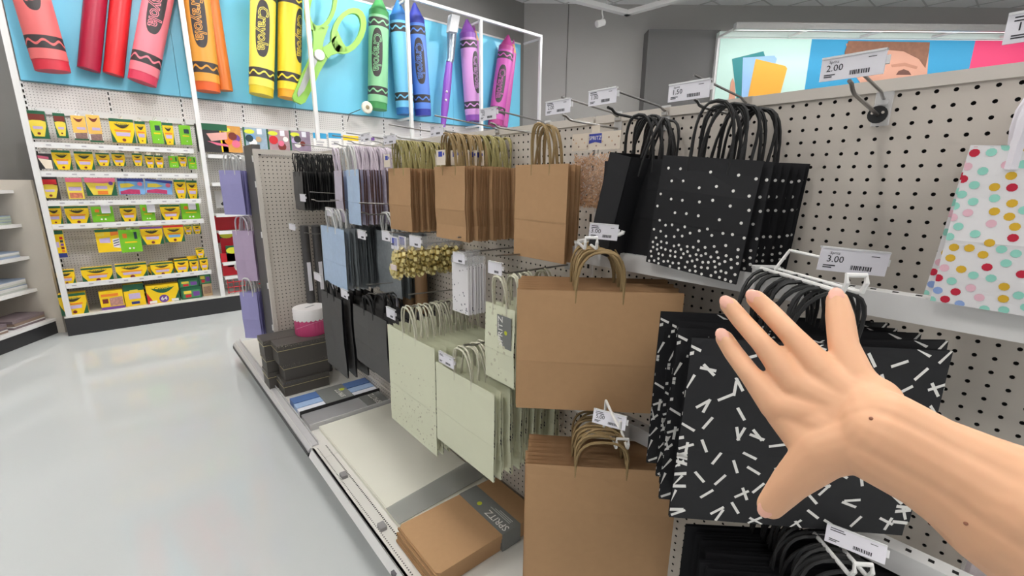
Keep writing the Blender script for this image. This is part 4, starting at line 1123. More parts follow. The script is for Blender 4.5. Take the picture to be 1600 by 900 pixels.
PEGF = bpy.data.materials.new('pegboard_white_far'); PEGF.use_nodes = True
nt = PEGF.node_tree; b = nt.nodes['Principled BSDF']; b.inputs['Roughness'].default_value = 0.5
tc = nt.nodes.new('ShaderNodeTexCoord'); sc_ = nt.nodes.new('ShaderNodeVectorMath'); sc_.operation = 'SCALE'; sc_.inputs['Scale'].default_value = 1 / 0.0254
nt.links.new(tc.outputs['Object'], sc_.inputs[0])
fr = nt.nodes.new('ShaderNodeVectorMath'); fr.operation = 'FRACTION'; nt.links.new(sc_.outputs[0], fr.inputs[0])
sb = nt.nodes.new('ShaderNodeVectorMath'); sb.operation = 'SUBTRACT'; sb.inputs[1].default_value = (0.5, 0.5, 0.5); nt.links.new(fr.outputs[0], sb.inputs[0])
ml = nt.nodes.new('ShaderNodeVectorMath'); ml.operation = 'MULTIPLY'; ml.inputs[1].default_value = (1, 0, 1); nt.links.new(sb.outputs[0], ml.inputs[0])
ln = nt.nodes.new('ShaderNodeVectorMath'); ln.operation = 'LENGTH'; nt.links.new(ml.outputs[0], ln.inputs[0])
gt = nt.nodes.new('ShaderNodeMath'); gt.operation = 'GREATER_THAN'; gt.inputs[1].default_value = 0.16; nt.links.new(ln.outputs['Value'], gt.inputs[0])
mx = nt.nodes.new('ShaderNodeMix'); mx.data_type = 'RGBA'
mx.inputs[6].default_value = (0.2, 0.19, 0.19, 1); mx.inputs[7].default_value = (lin(222), lin(218), lin(216), 1)
nt.links.new(gt.outputs[0], mx.inputs[0]); nt.links.new(mx.outputs[2], b.inputs['Base Color'])

bays = [-1.68, -1.05, -0.44, 0.79, 2.02, 3.25, 4.70]
bays = [-1.68, -0.43, 0.80, 2.03, 3.26, 4.72]
for a, b_ in zip(bays[:-1], bays[1:]):
    cf('pegboard_panel', MB().box((a + 0.012, YB, -1.56), (b_ - 0.012, YB + 0.03, 0.72)), PEGF)
    cf('header_panel', MB().box((a + 0.002, YB - 0.02, 0.72), (b_ - 0.002, YB + 0.02, 2.19)), mat('header_blue', (118, 206, 238), rough=0.35, var=0.015, scale=2))
    cf('header_edge', MB().box((a + 0.002, YB - 0.026, 2.19), (b_ - 0.002, YB + 0.026, 2.215)), WHITE)
    cf('header_foot', MB().box((a + 0.002, YB - 0.022, 0.712), (b_ - 0.002, YB + 0.01, 0.722)), mat('header_edge_blue', (70, 120, 142), rough=0.4))
for x in sorted(bays + [-1.055, 0.185, 1.415, 2.645]):
    cf('upright', MB().box((x - 0.012, YB - 0.002, -1.56), (x + 0.012, YB + 0.02, 0.715)), WHITE)
    f = MB(); z = 0.69
    while z > -1.5:
        f.box((x - 0.006, YB - 0.0035, z - 0.03), (x + 0.006, YB - 0.001, z)); z -= 0.052
    cf('upright_slots', f, DARKH, kind='stuff')
for x in [-1.675, -0.35, 0.91, 2.25, 3.51, 4.80]:
    if x < -1: z0, z1 = -1.55, 2.24
    elif x < 0: z0, z1 = -1.55, 2.24
    else: z0, z1 = 0.30, 2.24
    cf('front_post', MB().box((x - 0.022, YF - 0.022, z0), (x + 0.022, YF + 0.022, z1)), WHITE)
    cf('frame_arm', MB().box((x - 0.014, YF + 0.022, 2.205), (x + 0.014, YB - 0.02, 2.235)), WHITE)
    if x > 1.5: cf('frame_arm', MB().box((x - 0.014, YF + 0.022, 0.68), (x + 0.014, YB - 0.02, 0.708)), WHITE)
cf('frame_top_rail', MB().box((-1.70, YF - 0.02, 2.235), (4.82, YF + 0.02, 2.275)), WHITE)
cf('frame_low_rail', MB().box((2.25, YF - 0.012, 0.30), (4.80, YF + 0.012, 0.33)), WHITE)
cf('base_kick', MB().box((XL, YF - 0.03, FLOOR), (4.8, YF + 0.0, -1.56)), KICK)
cf('base_deck', MB().box((XL, YF - 0.028, -1.56), (4.8, YB, -1.545)), DECK)
# ledge line that carries the top hanging row, one per bay
for a, b_ in zip(bays[:-1], bays[1:]):
    cf('back_rail', MB().box((a + 0.01, YB - 0.03, 0.42), (b_ - 0.01, YB - 0.002, 0.475)), WHITE)
Z_SH = [0.106, -0.16, -0.433, -0.657, -1.247]
for i, z in enumerate(Z_SH):
    x0, x1 = -1.655, -0.428
    cf('price_rail', MB().box((x0, 6.02, z - 0.024), (x1, 6.032, z + 0.026)), WHITE)
    if i == 4: cf('shelf', MB().box((x0, 6.032, z - 0.012), (x1, YB - 0.002, z + 0.006)), WHITE)
    else:
        for x in (x0 + 0.03, (x0 + x1) / 2, x1 - 0.03): cf('rail_arm', MB().box((x - 0.008, 6.032, z - 0.018), (x + 0.008, YB - 0.002, z + 0.006)), WHITE)
    if i < 4: cf('hook_bar', MB().box((x0 + 0.02, YB - 0.05, z - 0.075), (x1 - 0.02, YB - 0.03, z - 0.045)), WHITE)
    f = MB(); r = random.Random(i)
    for k in range(9):
        x = x0 + 0.06 + k * 0.135 + r.uniform(-.03, .03); f.box((x, 6.0185, z - 0.004), (x + 0.035, 6.020, z + 0.008))
    cf('rail_prints', f, mat('print_ash', (176, 172, 178), var=0), kind='stuff')
for z in (0.06, -0.25, -0.60, -0.80, -1.17, -1.34):
    cf('bay_shelf', MB().box((-0.30, 6.02, z - 0.02), (0.86, 6.034, z + 0.02)).box((-0.30, 6.034, z - 0.012), (0.86, YB - 0.002, z + 0.004)), WHITE)

# ---- products
GREENB = mat('carton_green', (26, 92, 62), rough=0.4, var=0.04); YELB = mat('carton_yellow', (246, 206, 20), rough=0.35, var=0.02); YEL2 = mat('carton_pale_yellow', (238, 214, 76), rough=0.35, var=0.03)
LIME = mat('carton_lime', (122, 196, 40), rough=0.35, var=0.02); ORG = mat('print_orange', (236, 130, 40), var=0); PUR = mat('print_purple', (112, 70, 150), var=0)
LAVP = mat('print_lavender', (196, 176, 216), var=0.08, scale=80); WHP = mat('print_white', (238, 234, 230), var=0.02); DKW = mat('print_window', (30, 60, 70), var=0.1)
REDP = mat('print_scarlet', (206, 36, 44), var=0.02); PNK = mat('print_rose', (226, 110, 140), var=0.04); SKYP = mat('print_lightblue', (120, 170, 220), var=0.05); BRN = mat('print_auburn', (120, 44, 34), var=0.2, scale=120)
DKB = mat('carton_dark', (52, 50, 52), rough=0.4, var=0.05); NAVY = mat('print_navy', (44, 56, 130), var=0.05); TAN = mat('print_tan', (190, 160, 120), var=0.1)
CRY = mat('print_emerald', (30, 110, 70), var=0)


def carton(w, h, d, style, label, M, group=None, tab=True, cat='box'):
    """product carton: front looks along local -Y, top centre of the front at the origin, hanging"""
    t = thing('crayon_box', label, cat, M=M, group=group)
    body = {'tri': GREENB, 'tri_brown': GREENB, 'yellow': YELB, 'yellow_slim': YELB, 'lime': LIME, 'orange': WHP, 'dark_tri': DKB, 'purple_top': YELB, 'red_top': YELB, 'pink_mix': YEL2, 'pink_wide': GREENB, 'blue_mix': SKYP, 'tall_blue': YELB, 'splash': YELB, 'crayon64': YELB, 'yellow_big': YELB, 'yp': YELB, 'green_case': GREENB, 'white_card': DKB, 'tan': TAN, 'bottle': YELB, 'lime_wide': LIME, 'std': YELB}[style]
    part('carton', MB().box((-w / 2, 0, -h), (w / 2, d, 0)), body, t, smooth=False)
    y = -0.0012

    def poly(nm, pts, m, yy=y, th=0.0012): return part(nm, MB().prism([Vector((p[0] * w, yy, p[1] * h)) for p in pts], Vector((0, th, 0))), m, t, smooth=False)

    def arc(nm, cz, ww, m, th=0.10, sag=0.10, yy=-0.0022):
        top = [(-ww / 2 + ww * i / 8, cz - sag * (1 - (2 * i / 8 - 1) ** 2)) for i in range(9)]
        bot = [(ww / 2 - ww * i / 8, cz - th * (1 - (2 * i / 8 - 1) ** 2) - sag * (1 - (2 * i / 8 - 1) ** 2)) for i in range(9)]
        return poly(nm, top + bot[1:-1], m, yy)

    if style in ('tri', 'dark_tri', 'tri_brown'):
        poly('front_panel', [(-0.46, -0.38), (-0.2, -0.34), (0.2, -0.34), (0.46, -0.38), (0.44, -0.55), (0.26, -0.93), (-0.26, -0.93), (-0.44, -0.55)], YEL2)
        poly('picture_band', [(-0.45, -0.34), (0.45, -0.34), (0.45, -0.12), (-0.45, -0.12)], BRN if style != 'dark_tri' else REDP)
        poly('name_band', [(-0.26, -0.56), (0.26, -0.56), (0.24, -0.66), (-0.24, -0.66)], LAVP, -0.002)
        poly('round_mark', [(0.09 * math.cos(k * PI / 5), -0.82 + 0.09 * w / h * math.sin(k * PI / 5)) for k in range(10)], BRN, -0.002)
    elif style in ('lime', 'lime_wide'):
        if style == 'lime': poly('window', [(-0.12, -0.42), (0.34, -0.42), (0.34, -0.2), (-0.12, -0.2)], DKW)
        else:
            poly('window', [(-0.34, -0.36), (-0.14, -0.36), (-0.14, -0.16), (-0.34, -0.16)], ORG); poly('window', [(0.20, -0.42), (0.34, -0.42), (0.34, -0.1), (0.20, -0.1)], DKW)
        poly('name_band', [(-0.28, -0.58), (0.3, -0.58), (0.3, -0.52), (-0.28, -0.52)], YELB)
        for s in ((-0.09, 0.09) if style == 'lime_wide' else (0.06,)):
            poly('round_mark', [(s + 0.055 * math.cos(k * PI / 4), -0.82 + 0.055 * w / h * math.sin(k * PI / 4)) for k in range(8)], WHP)
    elif style == 'orange':
        poly('front_panel', [(-0.5, 0), (0.5, 0), (0.5, -0.7), (-0.5, -0.7)], mat('carton_apricot', (238, 190, 92), var=0.1, scale=15)); arc('logo_arc', -0.08, 0.7, BRN, 0.12, 0.06)
        poly('name_band', [(-0.2, -0.46), (0.4, -0.46), (0.4, -0.56), (-0.2, -0.56)], LAVP, -0.002); poly('picture_band', [(-0.4, -0.94), (0.45, -0.94), (0.45, -0.68), (-0.4, -0.72)], mat('print_mottle', (140, 110, 104), var=0.6, scale=60), -0.002)
        poly('foot_band', [(-0.5, -1), (0.5, -1), (0.5, -0.93), (-0.5, -0.93)], GREENB)
    elif style in ('yellow', 'yellow_slim', 'purple_top', 'red_top', 'yellow_big', 'std'):
        topc = {'purple_top': PUR, 'red_top': REDP}.get(style, GREENB)
        poly('top_band', [(-0.5, 0.0), (0.5, 0.0), (0.5, -0.12), (-0.5, -0.12)], topc)
        for s in (-1, 1): poly('side_corner', [(s * 0.5, -1), (s * 0.5, -0.42), (s * 0.46, -0.6), (s * 0.30, -1)][::s], GREENB)
        arc('logo_arc', -0.20, 0.66, mat('print_logo_dark', (60, 52, 30), var=0.3, scale=80), 0.13, 0.06)
        link('logo_text', text_mesh('Crayola', mat('print_logo_green', (40, 104, 60), var=0), 0.01), t, basis((1, 0, 0), (0, 0, 1), (0, -0.0028, -0.21 * h)) @ Matrix.Scale(w * 0.105, 4))
        poly('orange_line', [(-0.34, -0.46), (0.34, -0.46), (0.34, -0.52), (-0.34, -0.52)], ORG, -0.002)
        poly('name_band', [(-0.30, -0.56), (0.30, -0.56), (0.28, -0.72), (-0.28, -0.72)], LAVP if style != 'red_top' else SKYP, -0.002)
        poly('round_mark', [(0.08 * math.cos(k * PI / 5), -0.88 + 0.08 * w / h * math.sin(k * PI / 5)) for k in range(10)], BRN, -0.002)
    elif style == 'pink_mix':
        poly('top_band', [(-0.5, 0), (0.5, 0), (0.5, -0.2), (-0.5, -0.2)], PNK); poly('name_band', [(-0.4, -0.42), (0.4, -0.42), (0.4, -0.6), (-0.4, -0.6)], LAVP); poly('picture_band', [(-0.4, -0.95), (0.4, -0.95), (0.4, -0.7), (-0.4, -0.7)], mat('print_mix_red', (206, 120, 90), var=0.7, scale=50))
    elif style == 'pink_wide':
        poly('front_panel', [(-0.5, -0.2), (0.5, -0.2), (0.42, -0.5), (0.3, -0.95), (-0.3, -0.95), (-0.42, -0.5)], YEL2); poly('top_band', [(-0.5, 0), (0.5, 0), (0.5, -0.22), (0.1, -0.3), (-0.5, -0.25)], PNK, -0.0022)
        poly('name_band', [(-0.18, -0.45), (0.2, -0.45), (0.2, -0.62), (-0.18, -0.62)], LAVP, -0.0022); poly('round_mark', [(0.34 + 0.08 * math.cos(k * PI / 5), -0.3 + 0.08 * w / h * math.sin(k * PI / 5)) for k in range(10)], PUR, -0.003)
        poly('picture_band', [(-0.14, -0.92), (0.2, -0.92), (0.2, -0.72), (-0.14, -0.72)], ORG, -0.003)
    elif style == 'blue_mix':
        poly('top_band', [(-0.5, 0), (0.5, 0), (0.5, -0.2), (-0.5, -0.16)], NAVY); poly('name_swoosh', [(-0.42, -0.32), (-0.1, -0.28), (0.15, -0.42), (-0.1, -0.55), (-0.42, -0.58)], YEL2); poly('picture_band', [(-0.45, -0.97), (0.3, -0.97), (0.3, -0.7), (-0.1, -0.66), (-0.45, -0.8)], mat('print_berry', (188, 52, 100), var=0.5, scale=30)); poly('round_mark', [(0.34 + 0.1 * math.cos(k * PI / 5), -0.34 + 0.1 * w / h * math.sin(k * PI / 5)) for k in range(10)], PNK)
    elif style == 'tall_blue':
        poly('top_band', [(-0.5, 0), (0.5, 0), (0.5, -0.14), (-0.5, -0.14)], GREENB); poly('foot_band', [(-0.5, -1), (0.5, -1), (0.5, -0.84), (-0.5, -0.84)], NAVY)
        for k in range(5): poly('sample_square', [(0.18, -0.24 - k * 0.12), (0.4, -0.24 - k * 0.12), (0.4, -0.33 - k * 0.12), (0.18, -0.33 - k * 0.12)], (REDP, DKW, PUR, BRN, ORG)[k])
        poly('name_band', [(-0.36, -0.42), (0.08, -0.42), (0.08, -0.62), (-0.36, -0.62)], LAVP)
    elif style == 'splash':
        poly('top_band', [(-0.5, 0), (0.5, 0), (0.5, -0.12), (-0.5, -0.12)], GREENB); poly('logo_arc', [(-0.42, -0.2), (-0.12, -0.14), (-0.12, -0.28), (-0.42, -0.3)], YEL2, -0.002); poly('name_band', [(-0.36, -0.4), (0.1, -0.36), (0.1, -0.6), (-0.36, -0.58)], LAVP); poly('picture_band', [(0.2, -0.45), (0.5, -0.4), (0.5, -0.85), (0.2, -0.8)], WHP)
        for k in range(3): poly('picture_stroke', [(0.22, -0.52 - k * .1), (0.48, -0.46 - k * .1), (0.48, -0.5 - k * .1), (0.22, -0.56 - k * .1)], (NAVY, DKW, PUR)[k], -0.0024)
        poly('orange_patch', [(0.15, -0.12), (0.5, -0.12), (0.5, -0.26), (0.15, -0.3)], ORG)
    elif style in ('crayon64',):
        for s in (-1, 1): poly('side_corner', [(s * 0.5, -1), (s * 0.5, -0.35), (s * 0.30, -1)][::s], GREENB if s > 0 else REDP)
        arc('logo_arc', -0.14, 0.74, GREENB, 0.22, 0.10)
        link('logo_text', text_mesh('Crayola', mat('print_logo_green', (40, 104, 60)), 0.02), t, basis((1, 0, 0), (0, 0, 1), (0, -0.0032, -0.2 * h)) @ Matrix.Scale(w * 0.12, 4))
        poly('round_mark', [(0.15 * math.cos(k * PI / 8), -0.78 + 0.15 * w / h * math.sin(k * PI / 8)) for k in range(16)], PUR)
        link('number_text', text_mesh('64', WHP, 0.03), t, basis((1, 0, 0), (0, 0, 1), (0, -0.0032, -0.78 * h)) @ Matrix.Scale(h * 0.20, 4))
        f = MB()
        for k in range(8):
            for s in (-1, 1):
                x = s * (0.24 + 0.028 * k) * w; f.box((x - 0.004, -0.0022, -0.98 * h), (x + 0.004, 0.0, -0.84 * h))
        part('crayon_tips', f, WHP, t, smooth=False)
    elif style == 'yp':
        poly('foot_band', [(-0.5, -1), (0.5, -1), (0.5, -0.86), (-0.5, -0.86)], PUR); poly('picture_band', [(-0.1, -0.82), (0.46, -0.82), (0.46, -0.35), (-0.1, -0.4)], mat('print_mottle2', (190, 140, 130), var=0.6, scale=45)); poly('name_band', [(-0.42, -0.16), (0.3, -0.16), (0.3, -0.3), (-0.42, -0.3)], ORG); poly('left_picture', [(-0.4, -0.42), (-0.16, -0.42), (-0.16, -0.66), (-0.4, -0.66)], BRN)
    elif style == 'bottle':
        poly('top_band', [(-0.5, 0), (0.5, 0), (0.5, -0.3), (-0.5, -0.3)], GREENB); poly('logo_arc', [(-0.2, -0.26), (0.2, -0.26), (0.2, -0.36), (-0.2, -0.36)], YEL2, -0.002); poly('name_band', [(-0.28, -0.42), (0.28, -0.42), (0.28, -0.68), (-0.28, -0.68)], LAVP); poly('foot_mark', [(-0.2, -0.8), (0.2, -0.8), (0.2, -0.92), (-0.2, -0.92)], NAVY)
    elif style == 'green_case':
        poly('front_panel', [(-0.42, -0.25), (0.42, -0.25), (0.42, -0.92), (-0.42, -0.92)], mat('print_case', (70, 140, 90), var=0.3, scale=30)); poly('logo_arc', [(-0.36, -0.3), (0.0, -0.3), (0.0, -0.55), (-0.36, -0.55)], YEL2, -0.002); poly('picture_band', [(0.08, -0.4), (0.4, -0.4), (0.4, -0.8), (0.08, -0.8)], PUR, -0.002); poly('red_patch', [(-0.3, -0.62), (-0.02, -0.62), (-0.02, -0.86), (-0.3, -0.86)], REDP, -0.002)
    elif style == 'white_card':
        poly('front_panel', [(-0.42, -0.30), (0.46, -0.42), (0.46, -0.98), (-0.05, -0.98)], mat('print_ivory', (240, 226, 206), var=0.05)); poly('top_band', [(-0.42, -0.12), (0.3, -0.2), (0.3, -0.36), (-0.42, -0.3)], PNK)
    elif style == 'tan':
        poly('picture_band', [(-0.4, -0.2), (0.4, -0.2), (0.4, -0.8), (-0.4, -0.8)], mat('print_mottle3', (150, 120, 96), var=0.6, scale=50))
    if tab:
        part('hang_tab', MB().box((-0.018, d * 0.5, 0.0), (0.018, d * 0.5 + 0.001, 0.022)), FILM, t, smooth=False)
        part('hook_wire', MB().tube([(0, d * 0.5, 0.018), (0, min(0.31, YB - 0.05 - 6.15 + 0.0), 0.022)], 0.0022, 5).tube([(0, d * 0.5 + 0.001, 0.016), (0.012, d * 0.3, 0.034), (0, 0.0, 0.042), (-0.012, d * 0.3, 0.034)], 0.0014, 4), STEEL, t)
    return t


def px_box(u0, u1, v0, v1, Y, d, style, label, tilt=0.0, tab=True, cat='box', group=None):
    um, vm = (u0 + u1) / 2, (v0 + v1) / 2
    slope = -(vm - 288) / 1640.0 * 0 + (291 - vm) / (1641 - um)
    xa = at(u0, vm - slope * (um - u0), 'Y', Y); xb = at(u1, vm + slope * (u1 - um), 'Y', Y)
    lean = (um - 774) / 3000.0
    zt = at(um + (v0 - vm) * -lean * -1 * 0, v0, 'Y', Y).z; zb = at(um, v1, 'Y', Y).z
    w = xb.x - xa.x; M = Matrix.Translation(((xa.x + xb.x) / 2, Y, zt)) @ Matrix.Rotation(tilt, 4, 'Y')
    return carton(w * 0.97, zt - zb, d, style, label, M, tab=tab, cat=cat, group=group)


R1 = [(42, 74, 173, 216, .07, 'tri', 'large green carton with a yellow shield, first in the top row'), (85, 104, 177, 215, .06, 'tri_brown', 'small green carton with a yellow shield, second in the top row'),
      (113, 136, 181, 219, .07, 'orange', 'cream and orange carton, left of the pair in the top row'), (137, 159, 180, 222, .08, 'orange', 'cream and orange carton, right of the pair in the top row'),
      (172, 211, 186, 223, .07, 'yellow', 'wide yellow marker box in the top row'), (212, 229, 190, 224, .06, 'yellow_slim', 'slim yellow box beside the wide one in the top row'),
      (236, 254, 189, 224, .07, 'lime', 'lime green box with a dark window, left one in the top row'), (255, 272, 192, 226, .06, 'yellow_slim', 'slim yellow box between the two lime boxes, top row'), (281, 299, 196, 226, .07, 'lime', 'lime green box at the right end of the top row')]
R2 = [(58, 82, 240, 264, .05, 'white_card', 'ivory fronted dark pack, first in the second row'), (82, 112, 235, 265, .06, 'yellow', 'yellow crayon box with green sides, second in the second row'), (117, 147, 237, 265, .06, 'yellow', 'yellow crayon box, third in the second row'),
      (150, 172, 239, 259, .05, 'yellow', 'small yellow box, fourth in the second row'), (175, 196, 239, 259, .05, 'yellow', 'small yellow box, fifth in the second row'), (207, 223, 240, 259, .05, 'std', 'small pale yellow box in the middle of the second row'),
      (227, 241, 242, 262, .05, 'std', 'small yellow box, left of a touching pair in the second row'), (242, 256, 243, 262, .05, 'std', 'small yellow box, right of a touching pair in the second row'), (264, 279, 244, 262, .06, 'lime_wide', 'small lime box, left one in the second row'), (279, 292, 243, 260, .05, 'std', 'small tan yellow box between lime boxes in the second row'), (294, 307, 245, 264, .06, 'lime_wide', 'small lime box at the right end of the second row')]
R3 = [(62, 92, 276, 312, .05, 'dark_tri', 'dark pouch with a yellow shield, first in the third row'), (104, 130, 278, 311, .05, 'pink_mix', 'pink and yellow printed pack in the third row'), (133, 182, 278, 306, .06, 'pink_wide', 'wide pink topped green box in the third row'),
      (184, 226, 279, 304, .05, 'blue_mix', 'wide blue and berry pack hanging straight in the third row'), (228, 271, 281, 303, .05, 'blue_mix', 'wide blue and berry pack hanging crooked in the third row'), (273, 291, 281, 310, .05, 'yellow_slim', 'tall yellow box, left of the last pair in the third row'), (292, 309, 282, 311, .05, 'yellow_slim', 'tall yellow box at the right end of the third row')]
R4 = [(73, 97, 322, 351, .06, 'yellow', 'yellow box, first in the fourth row'), (102, 140, 322, 350, .07, 'yellow', 'wide yellow box, second in the fourth row'), (143, 178, 323, 347, .06, 'lime_wide', 'wide lime box under a white card in the fourth row'), (188, 214, 322, 347, .06, 'yellow', 'yellow box in the middle of the fourth row'),
      (220, 242, 320, 346, .06, 'lime_wide', 'narrow lime box under a white card in the fourth row'), (251, 282, 320, 345, .07, 'yellow', 'wide yellow box right of centre in the fourth row'), (283, 313, 318, 343, .06, 'lime_wide', 'wide lime box at the right end of the fourth row')]
R5 = [(79, 102, 360, 403, .04, 'tall_blue', 'tall yellow pack with colour squares and blue foot, fifth row'), (150, 187, 358, 394, .05, 'splash', 'yellow pack with white splash picture, fifth row'), (187, 221, 359, 394, .05, 'lime_wide', 'large lime box with colour samples, fifth row'), (220, 255, 354, 382, .07, 'purple_top', 'yellow marker box with a purple top, fifth row'), (256, 288, 352, 378, .07, 'red_top', 'yellow marker box with a red top, fifth row'), (288, 300, 352, 366, .04, 'std', 'tiny yellow box, left of the last two in the fifth row'), (302, 314, 351, 365, .04, 'std', 'tiny yellow box at the right end of the fifth row')]
for row in (R1, R2, R3, R4, R5):
    for (u0, u1, v0, v1, d, st, lb) in row:
        px_box(u0, u1, v0, v1, 6.13, d, st, lb, tilt=(0.10 if 'crooked' in lb else 0.0))
# standing on the shelf and the deck


def stand(u0, u1, v0, v1, zs, Y, d, st, lb, cat='box'):
    vm = (v0 + v1) / 2; um = (u0 + u1) / 2; slope = (291 - vm) / (1641 - um)
    xa = at(u0, vm - slope * (um - u0), 'Y', Y); xb = at(u1, vm + slope * (u1 - um), 'Y', Y); zt = at(um, v0, 'Y', Y).z; zb = at(um, v1, 'Y', Y).z
    h = zt - zb
    return carton((xb.x - xa.x) * 0.97, h, d, st, lb, Matrix.Translation(((xa.x + xb.x) / 2, Y, zs + h + 0.0005)), tab=False, cat=cat)


ZS = -1.247 + 0.006
for (u0, u1, v0, v1, st, lb) in ((88, 117, 420, 443, 'yellow', 'yellow crayon box at the left end of the long shelf'), (127, 177, 417, 440, 'yellow_big', 'wide yellow crayon box standing left on the long shelf'), (181, 231, 414, 437, 'yellow_big', 'wide yellow crayon box standing mid shelf under the lime box'), (236, 272, 413, 433, 'yellow', 'medium yellow crayon box right of the two wide ones'), (274, 296, 410, 432, 'yellow', 'yellow and red crayon box near the shelf end'), (297, 311, 409, 429, 'yellow_slim', 'slim yellow box second from the shelf end'), (313, 326, 406, 427, 'yellow_slim', 'slim yellow box at the shelf end, lower of two')):
    stand(u0, u1, v0, v1, ZS, 6.07, 0.08, st, lb)
b_ = bpy.data.objects
o = [x for x in b_ if x.get('label') == 'slim yellow box at the shelf end, lower of two'][0]
carton(0.075, 0.11, 0.06, 'yellow_slim', 'slim yellow box standing on top of another at the shelf end', Matrix.Translation((o.location.x - 0.02, 6.08, o.location.z + 0.1115)), tab=False)
# flat packs lying behind on the long shelf
for i, (x, w) in enumerate(((-0.82, 0.30), (-0.66, 0.28))):
    t = thing('marker_pack', 'dark green and yellow marker pack lying flat on the boxes, ' + ('left' if i == 0 else 'right') + ' one', 'marker pack', (x, 6.19, ZS + 0.115 + 0.03 * i), 0.15 * i)
    part('tray', MB().box((-w / 2, -0.03, 0), (w / 2, 0.03, 0.025)), GREENB if i == 0 else DKB, t, smooth=False)
    part('sleeve', MB().box((w * 0.1, -0.032, -0.001), (w * 0.45, 0.032, 0.0265)), YELB, t, smooth=False)
for k, x in enumerate((-0.93, -0.78, -0.60)):
    carton(0.13, 0.112, 0.07, 'yellow', 'yellow crayon box in the back line of the long shelf, ' + ('left', 'middle', 'right')[k], Matrix.Translation((x, 6.17, ZS + 0.1125)), tab=False)
ZD = -1.545
for (u0, u1, v0, v1, Y, d, st, lb) in ((92, 136, 456, 489, 6.04, 0.12, 'yellow_big', 'big yellow box on the base deck at the left end'), (156, 194, 455, 484, 6.06, 0.08, 'yp', 'yellow and purple box on the base deck'), (194, 227, 447, 481, 6.08, 0.08, 'bottle', 'yellow and green tub shaped pack on the base deck'), (229, 281, 446, 474, 6.06, 0.11, 'crayon64', 'yellow box numbered 64 on the base deck'), (283, 316, 452, 470, 6.07, 0.12, 'green_case', 'green and yellow case on the base deck, lower of two'), (317, 332, 446, 465, 6.10, 0.08, 'tan', 'tan printed pack at the right end of the base deck')):
    stand(u0, u1, v0, v1, ZD, Y, d, st, lb)
o = [x for x in bpy.data.objects if x.get('label') == 'green and yellow case on the base deck, lower of two'][0]
carton(0.19, 0.10, 0.12, 'green_case', 'dark green case on top of another on the base deck', Matrix.Translation((o.location.x - 0.01, 6.08, o.location.z + 0.1005)), tab=False)
o = [x for x in bpy.data.objects if x.get('label') == 'tan printed pack at the right end of the base deck'][0]
carton(0.12, 0.14, 0.05, 'green_case', 'olive printed pack standing on the tan one', Matrix.Translation((o.location.x - 0.01, 6.10, o.location.z + 0.1405)), tab=False)
# white price cards stuck on the fourth row
for u, v, nm in ((165, 327, 'left'), (236, 326, 'middle'), (300, 322, 'right')):
    p = at(u, v, 'Y', 6.09)
    o = part('price_card', MB().box((-0.035, -0.001, -0.04), (0.035, 0.001, 0.045)), TAGW, None, Matrix.Translation(p), smooth=False)
    tag(o, 'blank white price card hanging over a lime box, ' + nm + ' one in the fourth row', 'price card')

